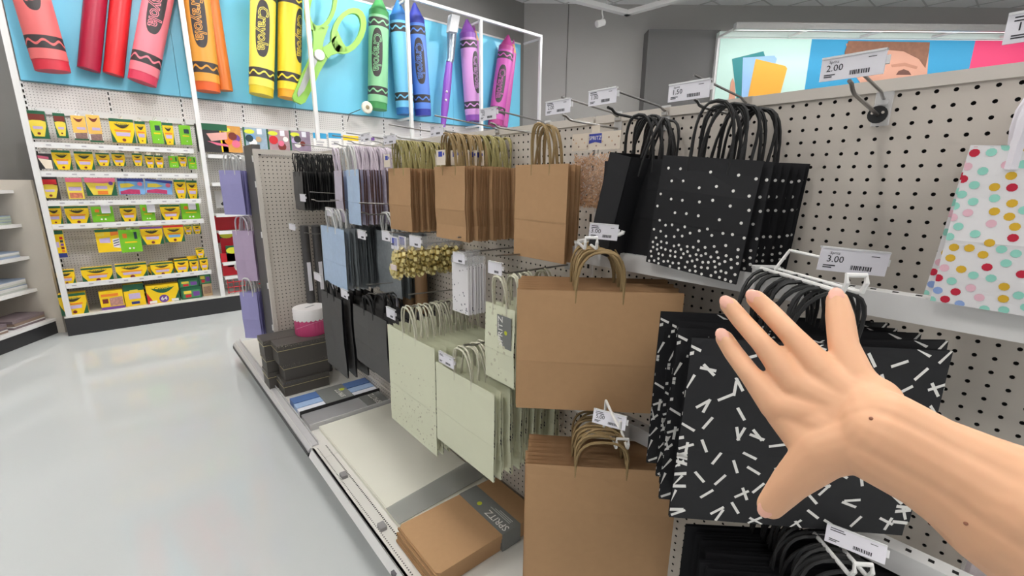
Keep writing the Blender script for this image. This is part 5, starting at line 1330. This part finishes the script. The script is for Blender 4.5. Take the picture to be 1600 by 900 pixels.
# second bay
t = thing('pencil_case', 'dark grey pencil case with a pink tag at the corner post', 'pencil case', (-0.20, 6.14, 0.41))
part('case_body', MB().bbox((-0.17, 0, -0.30), (0.15, 0.06, 0.0), 0.02), DKB, t)
part('header_card', MB().box((-0.12, -0.003, -0.06), (0.14, 0.0, 0.01)), GREENB, t, smooth=False)
part('pink_label', MB().prism([Vector(p) for p in ((-0.07, -0.004, -0.10), (0.13, -0.004, -0.07), (0.13, -0.004, -0.15), (-0.03, -0.004, -0.18))], Vector((0, 0.002, 0))), mat('card_pink', (226, 168, 160), var=0.03), t, smooth=False)
part('red_stroke', MB().prism([Vector(p) for p in ((-0.07, -0.004, -0.18), (0.13, -0.004, -0.21), (0.13, -0.004, -0.235), (0.02, -0.004, -0.22))], Vector((0, 0.002, 0))), mat('print_rose', (226, 110, 140)), t, smooth=False)
for i, (u0, u1, v0, v1, rgb, lb) in enumerate(((344, 378, 197, 238, (210, 150, 70), 'yellow and orange picture book in the second bay'), (381, 418, 200, 236, (150, 170, 186), 'pale blue picture pad in the second bay'), (418, 453, 203, 238, (170, 140, 146), 'red and brown picture pad in the second bay'), (453, 486, 205, 239, (146, 128, 148), 'violet picture pad in the second bay'))):
    Y = 6.14; um, vm = (u0 + u1) / 2, (v0 + v1) / 2; xa, xb = at(u0, vm, 'Y', Y).x, at(u1, vm, 'Y', Y).x; zt, zb = at(um, v0, 'Y', Y).z, at(um, v1, 'Y', Y).z; w = xb - xa - 0.012
    t = thing('picture_book', lb, 'book', ((xa + xb) / 2, Y, zt))
    part('cover', MB().box((-w / 2, 0, zb - zt), (w / 2, 0.025, 0)), mat('book_cover_%s' % 'abcd'[i], rgb, rough=0.4, var=0.35, scale=14), t, smooth=False)
    part('spine', MB().box((-w / 2 - 0.003, -0.001, zb - zt), (-w / 2 + 0.012, 0.026, 0)), GREENB if i else YELB, t, smooth=False)
    f = MB(); f.add([(-w * 0.25 + 0.055 * math.cos(k * PI / 6), -0.0015, -0.045 + 0.026 * math.sin(k * PI / 6)) for k in range(12)], [tuple(range(12))])
    part('logo_oval', f, mat('print_oval_yellow', (216, 220, 60), var=0), t, smooth=False)
    if i: part('price_sticker', MB().box((w * 0.08, -0.002, -0.07), (w * 0.3, 0, -0.005)), TAGW, t, smooth=False)
    rr = random.Random(i)
    for k in range(4):
        cx, cz, q = rr.uniform(-w * .3, w * .35), rr.uniform(-0.24, -0.10), rr.uniform(.03, .06)
        f = MB(); f.add([(cx + q * math.cos(a * PI / 5), -0.002 - 0.0004 * k, cz + q * math.sin(a * PI / 5)) for a in range(10)], [tuple(range(10))])
        part('picture_spot', f, ((PUR, ORG, PNK, BRN), (SKYP, WHP, TAN, DKW), (WHP, REDP, BRN, PNK), (WHP, BRN, LAVP, DKB))[i][k], t, smooth=False)
for i, (u0, u1, v0, v1, m, lb) in enumerate(((489, 511, 208, 232, PBLUE, 'pale blue topped white pack, left of two blue packs'), (513, 534, 208, 231, PBLUE, 'blue topped white pack, right of two blue packs'), (536, 561, 212, 234, YELB, 'yellow topped white pack behind the shelf end'), (563, 586, 214, 228, PUR, 'violet and yellow small pack at the far end of the top row'))):
    Y = 6.14; um, vm = (u0 + u1) / 2, (v0 + v1) / 2; xa, xb = at(u0, vm, 'Y', Y).x, at(u1, vm, 'Y', Y).x; zt, zb = at(um, v0, 'Y', Y).z, at(um, v1, 'Y', Y).z; w = xb - xa - 0.012
    t = thing('supply_pack', lb, 'pack', ((xa + xb) / 2, Y, zt))
    part('card', MB().box((-w / 2, 0, zb - zt), (w / 2, 0.02, 0)), WHP, t, smooth=False)
    part('top_band', MB().box((-w / 2, -0.0015, (zb - zt) * 0.35), (w / 2, 0.0, 0)), m, t, smooth=False)
    part('print_lines', MB().box((-w * .3, -0.0012, (zb - zt) * .62), (w * .3, 0, (zb - zt) * .55)).box((-w * .3, -0.0012, (zb - zt) * .8), (w * .2, 0, (zb - zt) * .72)), mat('print_ash', (176, 172, 178)), t, smooth=False)
# red colouring pads
REDC = mat('cover_red', (200, 34, 48), rough=0.35, var=0.08, scale=12)
for i, (z, x0, x1, h) in enumerate(((-0.62, -0.30, 0.02, 0.33), (-0.79, -0.27, 0.05, 0.30), (-0.97, -0.24, 0.08, 0.26))):
    Y = 6.30 - 0.09 * i
    t = thing('colouring_pad', ('red colouring pad at the back of the second bay', 'red colouring pad with the word GIANT, upper one', 'red colouring pad with the word GIANT, lower one')[i], 'book', ((x0 + x1) / 2, Y, z))
    w = x1 - x0
    part('cover', MB().box((-w / 2, 0, -h), (w / 2, 0.02, 0)), REDC, t, smooth=False)
    if i:
        part('green_corner', MB().prism([Vector(p) for p in ((-w / 2, -0.001, 0), (w / 2, -0.001, 0), (w / 2, -0.001, -0.1), (0, -0.001, -0.05), (-w / 2, -0.001, -0.1))], Vector((0, 0.001, 0))), GREENB, t, smooth=False)
        f = MB(); f.add([(-w * .28 + 0.07 * math.cos(k * PI / 6), -0.002, -0.06 + 0.04 * math.sin(k * PI / 6)) for k in range(12)], [tuple(range(12))])
        part('logo_oval', f, mat('print_oval_yellow', (216, 220, 60)), t, smooth=False)
        link('title_text', text_mesh('GIANT', WHP, 0.02), t, basis((1, 0, 0), (0, 0, 1), (w * 0.24, -0.002, -0.05)) @ Matrix.Scale(0.05, 4))
t = thing('colouring_pad', 'red colouring book with a white picture on the lower shelf', 'book', (-0.10, 6.12, -1.06))
part('cover', MB().box((-0.2, 0, -0.27), (0.2, 0.03, 0)), REDC, t, smooth=False)
f = MB(); f.add([(0.04 + 0.12 * math.cos(k * PI / 7), -0.002, -0.17 + 0.09 * math.sin(k * PI / 7)) for k in range(14)], [tuple(range(14))])
part('picture', f, WHP, t, smooth=False)
f = MB()
for z in (-1.52, -1.46, -1.40): f.tube([(-0.29, 6.03, z), (0.4, 6.03, z)], 0.006, 5)
for k in range(12): f.tube([(-0.28 + k * 0.06, 6.032, -1.54), (-0.28 + k * 0.06, 6.032, -1.36)], 0.004, 5)
o = part('wire_basket', f, mat('red_wire', (190, 40, 48), rough=0.4), None)
tag(o, 'red wire rack on the base deck of the second bay', 'rack')
t = thing('figure_pack', 'small blister pack with a dark figure on the second bay peg', 'pack', (-0.14, 6.30, -0.33))
part('card', MB().box((-0.11, 0, -0.20), (0.11, 0.01, 0.0)), mat('card_grey', (206, 204, 206)), t, smooth=False)
part('dark_picture', MB().lathe([(0.05, 0), (0.06, 0.02), (0.03, 0.05), (0.012, 0.09)], 10, M=Matrix.Translation((0, -0.0, -0.17)) @ Matrix.Diagonal((1, 0.3, 1, 1))), DKB, t)

# ================================================================ GIANT CRAYONS ON THE HEADER
def bend(me_src, r, axis_off, ang, name, m, zscale=1.0):
    """wrap a flat print (local x along the crayon downwards, y across) around a cylinder of radius r"""
    bm = bmesh.new(); bm.from_mesh(me_src); bmesh.ops.triangulate(bm, faces=bm.faces)
    for it in range(7):   # fine enough to follow the round crayon
        ed = [e for e in bm.edges if abs(e.verts[0].co.y - e.verts[1].co.y) > r * 0.16]
        if not ed: break
        bmesh.ops.subdivide_edges(bm, edges=ed, cuts=1, use_grid_fill=False)
        bmesh.ops.triangulate(bm, faces=[f for f in bm.faces if len(f.verts) > 3])
    me = bpy.data.meshes.new(name); bm.to_mesh(me); bm.free()
    for v in me.vertices:
        a = ang + v.co.y / r
        v.co = Vector((r * math.sin(a), -r * math.cos(a), axis_off - v.co.x))
    me.materials.clear(); me.materials.append(m)
    return me


GY = 6.24


def giant_crayon(bx, bz, tx, tz, r, body, dark, tipc, lab_ang, label, shown=True, ltop=None):
    """crayon from base point to tip point on the header plane"""
    B = Vector((bx, GY, bz)); T = Vector((tx, GY, tz)); ax = (T - B); L = ax.length; ax.normalize()
    yv = Vector((0, 1, 0)); xv = yv.cross(ax).normalized(); yv = ax.cross(xv)
    M = Matrix(((xv.x, yv.x, ax.x, B.x), (xv.y, yv.y, ax.y, B.y), (xv.z, yv.z, ax.z, B.z), (0, 0, 0, 1)))
    t = thing('giant_crayon', label, 'crayon model', M=M)
    n = 36
    bm_ = mat('crayon_%s_wrap' % label.split()[1], body, rough=0.45, var=0.02, scale=3); dm = mat('crayon_%s_wax' % label.split()[1], tipc, rough=0.45, var=0.02, scale=3)
    part('wax_base', MB().lathe([(r * 0.96, 0), (r * 0.97, 0.09)], n), dm, t)
    part('wrapper', MB().lathe([(r, 0.09), (r, L * 0.815)], n), bm_, t)
    part('wax_tip', MB().lathe([(r * 0.97, L * 0.815), (r * 0.97, L * 0.865), (r * 0.80, L * 0.885), (r * 0.22, L * 0.985), (r * 0.12, L)], n), dm, t)
    ink = mat('crayon_ink', (58, 52, 54), rough=0.5, var=0.02)
    for zc in (0.235, L * 0.755):
        band = part('ink_band', MB().lathe([(r * 1.004, zc - 0.055), (r * 1.004, zc + 0.055)], n), ink, t)
        f = MB(); k = 108
        for i in range(k + 1):
            a = 2 * PI * i / k; w = 0.018 * math.sin(a * 7)
            f.v += [(r * 1.008 * math.cos(a), r * 1.008 * math.sin(a), zc + w - 0.011), (r * 1.008 * math.cos(a), r * 1.008 * math.sin(a), zc + w + 0.011)]
        for i in range(k): f.f.append((2 * i, 2 * i + 2, 2 * i + 3, 2 * i + 1)); f.m.append(0)
        part('wave_line', f, bm_, band)
    if shown:
        zc = ltop if ltop else L * 0.49; hl, hw = 0.31, 0.076
        f = MB(); N = 40
        o = [(hl * math.copysign(abs(math.cos(2 * PI * i / N)) ** 0.7, math.cos(2 * PI * i / N)), hw * math.copysign(abs(math.sin(2 * PI * i / N)) ** 0.8, math.sin(2 * PI * i / N))) for i in range(N)]
        rings = 6
        for q in range(rings + 1):
            k = q / rings
            for (x, y) in o: f.v.append((x if True else 0, y * (1 - 2 * 0), 0) if q == 0 else (x * (1 - k * 0.999), y * (1 - k * 0.999), 0))
        for q in range(rings):
            for i in range(N): f.f.append((q * N + i, q * N + (i + 1) % N, (q + 1) * N + (i + 1) % N, (q + 1) * N + i)); f.m.append(0)
        me = f.mesh('label_oval', ink, False)
        lo_ = link('label_oval', bend(me, r * 1.006, zc, lab_ang, 'label_oval', ink), t)
        src = text_mesh('Crayola', ink, 0.042, width=1.0); m2 = src.copy()
        for v in m2.vertices: v.co *= 0.108
        link('logo_outline', bend(m2, r * 1.012, zc, lab_ang, 'logo_outline', bm_), lo_)
        src = text_mesh('Crayola', ink, -0.016, width=1.0); m2 = src.copy()
        for v in m2.vertices: v.co *= 0.108
        link('logo_text', bend(m2, r * 1.018, zc, lab_ang, 'logo_text', ink), lo_)
    return t


def view_ang(x):
    """angle on the crayon that looks at the aisle"""
    return math.atan2(CAM_C.x - x, GY - CAM_C.y)


giant_crayon(-1.43, 0.80, -1.53, 2.28, 0.132, (226, 112, 112), 0, (206, 48, 66), view_ang(-1.43) - 0.05, 'giant salmon crayon with a label at the left end of the header', ltop=0.80)
giant_crayon(-0.765, 0.79, -0.33, 2.26, 0.125, (232, 128, 142), 0, (214, 62, 92), view_ang(-0.76) + 0.06, 'giant pink crayon with a label beside the red pencils', ltop=0.80)
giant_crayon(-0.183, 0.775, -0.16, 2.28, 0.126, (226, 158, 62), 0, (226, 98, 44), view_ang(-0.18) - 0.05, 'giant orange crayon with a label leaning on the post', ltop=0.74)
giant_crayon(0.365, 0.80, 0.55, 2.28, 0.135, (236, 224, 92), 0, (222, 200, 50), view_ang(0.36) + 0.02, 'giant lemon crayon with a label left of the scissors', ltop=0.72)
giant_crayon(0.68, 0.80, 0.84, 2.28, 0.135, (246, 214, 56), 0, (240, 170, 50), view_ang(0.68) + 1.0, 'giant yellow crayon behind the green scissors, label turned aside', ltop=0.74)
giant_crayon(1.85, 0.79, 1.965, 2.26, 0.135, (138, 200, 150), 0, (66, 146, 82), view_ang(1.85) - 0.12, 'giant green crayon right of the scissors', ltop=0.72)
giant_crayon(2.285, 0.765, 2.241, 2.27, 0.132, (118, 196, 236), 0, (50, 118, 190), view_ang(2.28) + 1.15, 'giant sky blue crayon behind the post', ltop=0.72)
giant_crayon(2.585, 0.775, 2.504, 2.30, 0.125, (88, 132, 216), 0, (52, 62, 156), view_ang(2.58) + 0.12, 'giant royal blue crayon left of the paintbrush', ltop=0.74)
giant_crayon(3.53, 0.785, 3.421, 2.28, 0.135, (204, 146, 206), 0, (138, 78, 170), view_ang(3.53) + 0.85, 'giant lilac crayon right of the paintbrush', ltop=0.72)
giant_crayon(3.99, 0.75, 4.27, 2.22, 0.135, (190, 84, 166), 0, (170, 60, 130), view_ang(3.99) - 0.05, 'giant magenta crayon at the right end of the header', ltop=0.66)


def giant_pencil(bx, bz, tx, tz, r, rgb, label, sharp=True):
    B = Vector((bx, GY + 0.09, bz)); T = Vector((tx, GY + 0.09, tz)); ax = T - B; L = ax.length; ax.normalize()
    yv = Vector((0, 1, 0)); xv = yv.cross(ax).normalized(); yv = ax.cross(xv)
    M = Matrix(((xv.x, yv.x, ax.x, B.x), (xv.y, yv.y, ax.y, B.y), (xv.z, yv.z, ax.z, B.z), (0, 0, 0, 1)))
    t = thing('giant_pencil', label, 'pencil model', M=M)
    m = mat('pencil_' + label.split()[1], rgb, rough=0.4, var=0.03)
    part('barrel', MB().lathe([(r, 0), (r, L * 0.84)], 24), m, t)
    part('wood_cone', MB().lathe([(r * 0.97, L * 0.84), (r * 0.42, L * 0.94)], 24), mat('pencil_wood', (206, 160, 110), var=0.05), t)
    part('lead_tip', MB().lathe([(r * 0.42, L * 0.94), (r * 0.06, L)], 16), m, t)
    return t


giant_pencil(-1.17, 0.87, -0.87, 2.2, 0.088, (170, 26, 60), 'giant crimson pencil without a label')
giant_pencil(-0.985, 0.85, -0.68, 2.2, 0.084, (218, 40, 46), 'giant scarlet pencil without a label')
giant_pencil(0.0, 0.82, -0.04, 2.2, 0.085, (222, 120, 44), 'giant tangerine pencil behind the orange crayon')
giant_pencil(3.70, 0.79, 3.62, 2.26, 0.08, (150, 70, 150), 'giant purple pencil behind the lilac crayon')
giant_pencil(4.25, 0.76, 4.47, 2.21, 0.075, (196, 90, 164), 'giant rose pencil behind the magenta crayon')

# giant scissors
SY = 6.09


def spx(pts): return [at(u, v, 'Y', SY) for u, v in pts]


SC = thing('giant_scissors', 'giant lime green scissors with a white pivot on the header', 'scissors model', at(500, 85, 'Y', SY)); si = SC.matrix_world.inverted()
SG1 = mat('scissor_lime', (150, 204, 84), rough=0.4, var=0.02); SG2 = mat('scissor_rim', (186, 206, 92), rough=0.4, var=0.02)


def ring_part(name, outer, inner, m, th=0.05, y=SY):
    vo = [at(u, v, 'Y', y) for u, v in outer]; vi = [at(u, v, 'Y', y) for u, v in inner]; n = len(vo); e = Vector((0, th, 0)); mb = MB()
    V = vo + vi + [p + e for p in vo] + [p + e for p in vi]; F = []
    for i in range(n):
        j = (i + 1) % n
        F += [(i, j, n + j, n + i), (2 * n + j, 2 * n + i, 3 * n + i, 3 * n + j), (i, 2 * n + i, 2 * n + j, j), (n + j, 3 * n + j, 3 * n + i, n + i)]
    return part(name, mb.add(V, F), m, SC, si)


part('blade_guard', MB().prism(spx([(491, 70), (505, 80), (514, 88), (500, 112), (490, 135), (477, 160), (471, 163), (460, 158), (457, 150), (468, 125), (480, 100)]), Vector((0, 0.05, 0))), SG1, SC, si, smooth=False)
part('blade', MB().prism([p + Vector((0, -0.012, 0)) for p in spx([(488, 86), (497, 92), (490, 108), (475, 142), (466, 152), (464, 146), (476, 115)])], Vector((0, 0.012, 0))), mat('scissor_blade', (168, 170, 168), rough=0.35, metal=0.3), SC, si, smooth=False)
part('left_shank', MB().prism([p + Vector((0, -0.004, 0)) for p in spx([(488, 36), (492, 42), (508, 42), (514, 40), (506, 62), (504, 72), (514, 86), (500, 92), (489, 80), (490, 60)])], Vector((0, 0.045, 0))), SG1, SC, si, smooth=False)
NR = 20


def oval(cx, cy, rx, ry, rot):
    out = []
    for i in range(NR):
        a = 2 * PI * i / NR; x, y = rx * math.cos(a), ry * math.sin(a)
        out.append((cx + x * math.cos(rot) - y * math.sin(rot), cy + x * math.sin(rot) + y * math.cos(rot)))
    return out


ring_part('left_finger_ring', oval(502, 8, 24, 42, 0.25), oval(503, 8, 17, 33, 0.25), SG1, y=SY - 0.004)
ring_part('right_finger_ring', oval(545, 48, 25, 38, 0.42), oval(545, 47, 17, 28, 0.42), SG1, y=SY - 0.01)
part('right_shank', MB().prism([p + Vector((0, -0.01, 0)) for p in spx([(527, 48), (535, 66), (545, 80), (532, 82), (518, 86), (512, 92), (505, 80), (504, 74), (514, 68), (520, 60)])], Vector((0, 0.05, 0))), SG1, SC, si, smooth=False)
c = at(499, 86, 'Y', SY - 0.02)
part('pivot', MB().lathe([(0.065, 0), (0.06, 0.02)], 20, M=Matrix.Translation(c) @ Matrix.Rotation(PI / 2, 4, 'X')), mat('pivot_white', (226, 226, 224), rough=0.3), SC, si)
# giant paintbrush
PB = thing('giant_paintbrush', 'giant paintbrush with a purple handle and white tip on the header', 'brush model', at(700, 100, 'Y', GY)); pbi = PB.matrix_world.inverted()
A0, A1, A2, A3 = at(692, 200, 'Y', GY), at(702, 98, 'Y', GY), at(704, 92, 'Y', GY), at(706, 50, 'Y', GY)
part('brush_handle', MB().tube([A0, A0.lerp(A1, 0.3), A0.lerp(A1, 0.7), A1], [0.035, 0.06, 0.065, 0.05], 14), mat('brush_purple', (146, 86, 190), rough=0.35), PB, pbi)
part('ferrule', MB().tube([A1, A2, A3], [0.052, 0.056, 0.075], 14), mat('brush_ferrule', (150, 160, 170), rough=0.3, metal=0.6), PB, pbi)
part('bristles', MB().prism([p + Vector((0, -0.05, 0)) for p in spx([(700, 50), (712, 52), (716, 26), (703, 23)])], Vector((0, 0.10, 0))), mat('brush_white', (206, 206, 208), rough=0.6), PB, pbi, smooth=False)
for z in (0.55, 0.42):
    p = A0.lerp(A1, z) + Vector((-0.03, -0.06, 0)); part('white_spot', MB().ball(p, 0.018, 8, 6), WHP, PB, pbi)
# round sensor on a wire
c = at(573, 168, 'Y', 6.10)
t = thing('round_sensor', 'round white disc sensor on a thin wire under the green crayon', 'sensor', c)
part('disc', MB().lathe([(0.075, 0), (0.08, 0.01), (0.07, 0.025), (0.03, 0.03)], 24, M=Matrix.Rotation(PI / 2 - 0.0, 4, 'X') @ Matrix.Rotation(0.0, 4, 'Y')), mat('sensor_cream', (226, 222, 206), rough=0.4), t)
part('disc_centre', MB().lathe([(0.028, 0.03), (0.02, 0.034)], 16, M=Matrix.Rotation(PI / 2, 4, 'X')), mat('sensor_tan', (150, 136, 104)), t)
w0 = at(563, 171, 'Y', 6.12) - c; w1 = at(546, 178, 'Y', 6.3) - c; w2 = at(543, 190, 'Y', YB) - c
part('wire', MB().tube([w0, w1, w2], 0.005, 5), GREYP, t)

# ================================================================ LEFT SHELF UNIT (diagonal)
UD = Vector((0.54, 0.84, 0)).normalized(); ND = Vector((UD.y, -UD.x, 0))
LP = at(88, 520, 'Z', FLOOR)
LM = Matrix(((UD.x, ND.x, 0, LP.x), (UD.y, ND.y, 0, LP.y), (0, 0, 1, 0), (0, 0, 0, 1)))
LU = thing('shelf_unit', 'beige shelf unit with white shelves at the left edge', 'shelving', LP)
LI_ = LU.matrix_world.inverted() @ LM
BEI = mat('beige_panel', (202, 194, 182), rough=0.5, var=0.02)
part('end_panel', MB().box((0.0, -0.62, FLOOR), (0.03, 0.085, -0.215)), BEI, LU, LI_, smooth=False)
part('back_panel', MB().box((-2.2, -0.62, FLOOR), (0.0, -0.59, -0.215)), BEI, LU, LI_, smooth=False)
part('base_kick', MB().box((-2.2, -0.58, FLOOR), (-0.002, 0.02, -1.615)), KICK, LU, LI_, smooth=False)
part('base_shelf', MB().box((-2.2, -0.585, -1.615), (-0.004, 0.03, -1.588)), WHITE, LU, LI_, smooth=False)
LZ = [-0.31, -0.63, -0.945, -1.27]
for z in LZ:
    part('shelf', MB().box((-2.2, -0.585, z - 0.03), (-0.004, -0.075, z)), WHITE, LU, LI_, smooth=False)
PAPM = [mat('stock_grey', (178, 182, 176), rough=0.6, var=0.06), mat('stock_blue', (150, 164, 186), rough=0.6, var=0.06), mat('stock_white', (214, 214, 212), rough=0.6, var=0.04), mat('stock_brown', (140, 120, 106), rough=0.6, var=0.08), mat('stock_plum', (120, 106, 110), rough=0.6, var=0.06), mat('stock_green', (176, 188, 170), rough=0.6, var=0.06)]
r = random.Random(14)
names = ['top', 'second', 'third', 'fourth', 'bottom']
for si_, z in enumerate(LZ + [-1.588]):
    if si_ == 0: continue
    yf = -0.10 if si_ < 4 else -0.01
    for pi_, u0 in enumerate((-0.40, -0.80)):
        n = (0, 3, 2, 4, 3)[si_]
        for k in range(n):
            zz = z + k * 0.028 + 0.0005
            cm_ = {1: 5, 2: (1, 2)[k % 2], 3: 2 if k % 2 else 0, 4: (3, 4, 4)[k % 3] if pi_ else (4, 3, 4)[k % 3]}[si_]
            M = LM @ Matrix.Translation((u0 + 0.19, yf - 0.15, zz)) @ Matrix.Rotation(r.uniform(-.05, .05), 4, 'Z')
            t = thing('paper_pack', 'flat stationery pack, %s in the %s pile on the %s beige shelf' % (('lowest', 'second from below', 'third from below', 'fourth from below')[k], ('far', 'near')[pi_], names[si_]), 'paper pack', M=M)
            part('pack', MB().box((-0.17, -0.125, 0), (0.17, 0.125, 0.020)), PAPM[cm_], t, smooth=False)
            part('cover_sheet', MB().box((-0.171, -0.126, 0.020), (0.171, 0.126, 0.0265)), PAPM[(cm_ + 2) % 3 if si_ < 4 else 2 + (k % 3)], t, smooth=False)

# ================================================================ REACHING ARM AND HAND
def hp(u, v, d): return at_depth(u, v, d)


SK = mat('skin', (226, 175, 139), rough=0.5, var=0.05, scale=18, spec=0.35, sss=0.12, bump=0.05)
NAIL = mat('nail_pink', (236, 180, 160), rough=0.3, var=0.0)
cap = []


def chain(pts):
    """pts: (u, v, depth, radius)"""
    for a, b in zip(pts[:-1], pts[1:]): cap.append((hp(*a[:3]), a[3], hp(*b[:3]), b[3]))


WR_ = (1392, 664, 0.262)
# forearm (oval section: two parallel chains)
chain([(1387, 662, 0.262, 0.0190), (1461, 702, 0.253, 0.0187), (1516, 729, 0.246, 0.0204), (1579, 763, 0.238, 0.0238), (1696, 830, 0.230, 0.0275)])
chain([(1367, 703, 0.262, 0.0190), (1439, 742, 0.253, 0.0187), (1492, 775, 0.246, 0.0204), (1551, 817, 0.238, 0.0238), (1664, 890, 0.230, 0.0275)])
chain([(1377, 683, 0.261, 0.0212), (1450, 722, 0.252, 0.0208), (1504, 752, 0.245, 0.0226), (1565, 790, 0.237, 0.0263), (1680, 860, 0.229, 0.0305)])
# fingers: knuckle, pip, dip, tip
F_IDX = [(1214, 634, 0.307, 0.0112), (1171, 584, 0.322, 0.0074), (1146, 551, 0.338, 0.0071), (1132, 529, 0.346, 0.0066)]
F_MID = [(1245, 602, 0.303, 0.0110), (1191, 537, 0.322, 0.0073), (1158, 500, 0.342, 0.0071), (1139, 477, 0.351, 0.0067)]
F_RNG = [(1287, 582, 0.297, 0.0108), (1236, 523, 0.316, 0.0076), (1202, 487, 0.336, 0.0074), (1181, 467, 0.344, 0.0069)]
F_PNK = [(1336, 590, 0.288, 0.0112), (1318, 540, 0.300, 0.0090), (1312, 494, 0.312, 0.0086), (1308, 469, 0.318, 0.0070)]
F_THB = [(1345, 690, 0.268, 0.0170), (1288, 706, 0.280, 0.0155), (1236, 753, 0.292, 0.0112), (1204, 790, 0.302, 0.0085)]
for F in (F_IDX, F_MID, F_RNG, F_PNK, F_THB): chain(F)
# palm: wrist to each knuckle, and across
for F in (F_IDX, F_MID, F_RNG, F_PNK):
    k = F[0]
    chain([(WR_[0] - 10, WR_[1] + 8, WR_[2] + 0.004, 0.0200), ((k[0] + WR_[0]) / 2, (k[1] + WR_[1] + 14) / 2, (k[2] + WR_[2]) / 2 + 0.003, 0.0165), (k[0], k[1], k[2] + 0.001, 0.0112)])
for a, b in ((F_IDX, F_MID), (F_MID, F_RNG), (F_RNG, F_PNK)):
    a, b = a[0], b[0]; chain([(a[0], a[1], a[2] + 0.004, 0.0098), (b[0], b[1], b[2] + 0.004, 0.0098)])
    chain([((a[0] + WR_[0]) / 2, (a[1] + WR_[1]) / 2, (a[2] + WR_[2]) / 2 + .005, 0.016), ((b[0] + WR_[0]) / 2, (b[1] + WR_[1]) / 2, (b[2] + WR_[2]) / 2 + .005, 0.016)])
# thumb web, heel and outer edge of the hand
chain([(1288, 706, 0.282, 0.0150), (1262, 684, 0.294, 0.0145), (1226, 648, 0.306, 0.0118)])
chain([(1330, 690, 0.274, 0.0165), (1278, 660, 0.292, 0.0150)])
chain([(1368, 664, 0.266, 0.0195), (1352, 624, 0.280, 0.0150), (1338, 594, 0.288, 0.0118)])
mb = MB()
for a, ra, b, rb in cap:
    d = b - a; L = d.length; q = d.to_track_quat('Z', 'Y').to_matrix().to_4x4(); M = Matrix.Translation(a) @ q
    prof = [(max(1e-4, ra * math.sin(x)), -ra * math.cos(x)) for x in [PI / 2 * i / 5 for i in range(6)]] + [(max(1e-4, rb * math.cos(x)), L + rb * math.sin(x)) for x in [PI / 2 * i / 5 for i in range(6)]]
    mb.lathe(prof, 16, 0, M)
tmp = bpy.data.objects.new('arm_build', mb.mesh('arm_build', SK)); COL.objects.link(tmp)
rm = tmp.modifiers.new('r', 'REMESH'); rm.mode = 'VOXEL'; rm.voxel_size = 0.0012; rm.use_smooth_shade = True
sm = tmp.modifiers.new('s', 'SMOOTH'); sm.factor = 0.5; sm.iterations = 10
bpy.context.view_layer.update()
me = bpy.data.meshes.new_from_object(tmp.evaluated_get(bpy.context.evaluated_depsgraph_get()))
bpy.data.objects.remove(tmp); me.name = 'body'
me.materials.clear(); me.materials.append(SK)
me.polygons.foreach_set('use_smooth', [True] * len(me.polygons))
o_ = hp(1392, 664, 0.262)
PE = thing('person', 'bare forearm and open hand with spread fingers reaching towards the bags', 'person', o_)
PI_ = PE.matrix_world.inverted()
link('body', me, PE, PI_)
for F in (F_IDX, F_MID, F_RNG, F_PNK, F_THB):
    a = hp(*F[2][:3]); b = hp(*F[3][:3]); ax = (b - a).normalized(); toC = (CAM_C - b).normalized(); up = (toC - ax * toC.dot(ax)).normalized()
    if F is F_THB: up = (up + Vector((0, 0, 0.35))).normalized(); up = (up - ax * up.dot(ax)).normalized()
    rt = ax.cross(up); ctr = b + up * F[3][3] * 0.80 + ax * 0.001
    M = Matrix(((rt.x, ax.x, up.x, ctr.x), (rt.y, ax.y, up.y, ctr.y), (rt.z, ax.z, up.z, ctr.z), (0, 0, 0, 1)))
    part('fingernail', MB().ball((0, 0, 0), 1.0, 14, 8, sc=(0.0048, 0.0062, 0.0012)), NAIL, PE, PI_ @ M)
MOLE = mat('mole', (150, 98, 76), rough=0.6, var=0)
dg = bpy.context.evaluated_depsgraph_get()
for u, v, s in ((1361, 654, 0.0011), (1509, 818, 0.0010)):
    d = (at_depth(u, v, 1.0) - CAM_C).normalized()
    from mathutils.bvhtree import BVHTree
    bv = BVHTree.FromPolygons([v_.co for v_ in me.vertices], [tuple(p.vertices) for p in me.polygons])
    loc, nrm, idx, dist = bv.ray_cast(CAM_C, d)
    if loc: part('mole', MB().ball(loc, s, 8, 6), MOLE, PE, PI_)
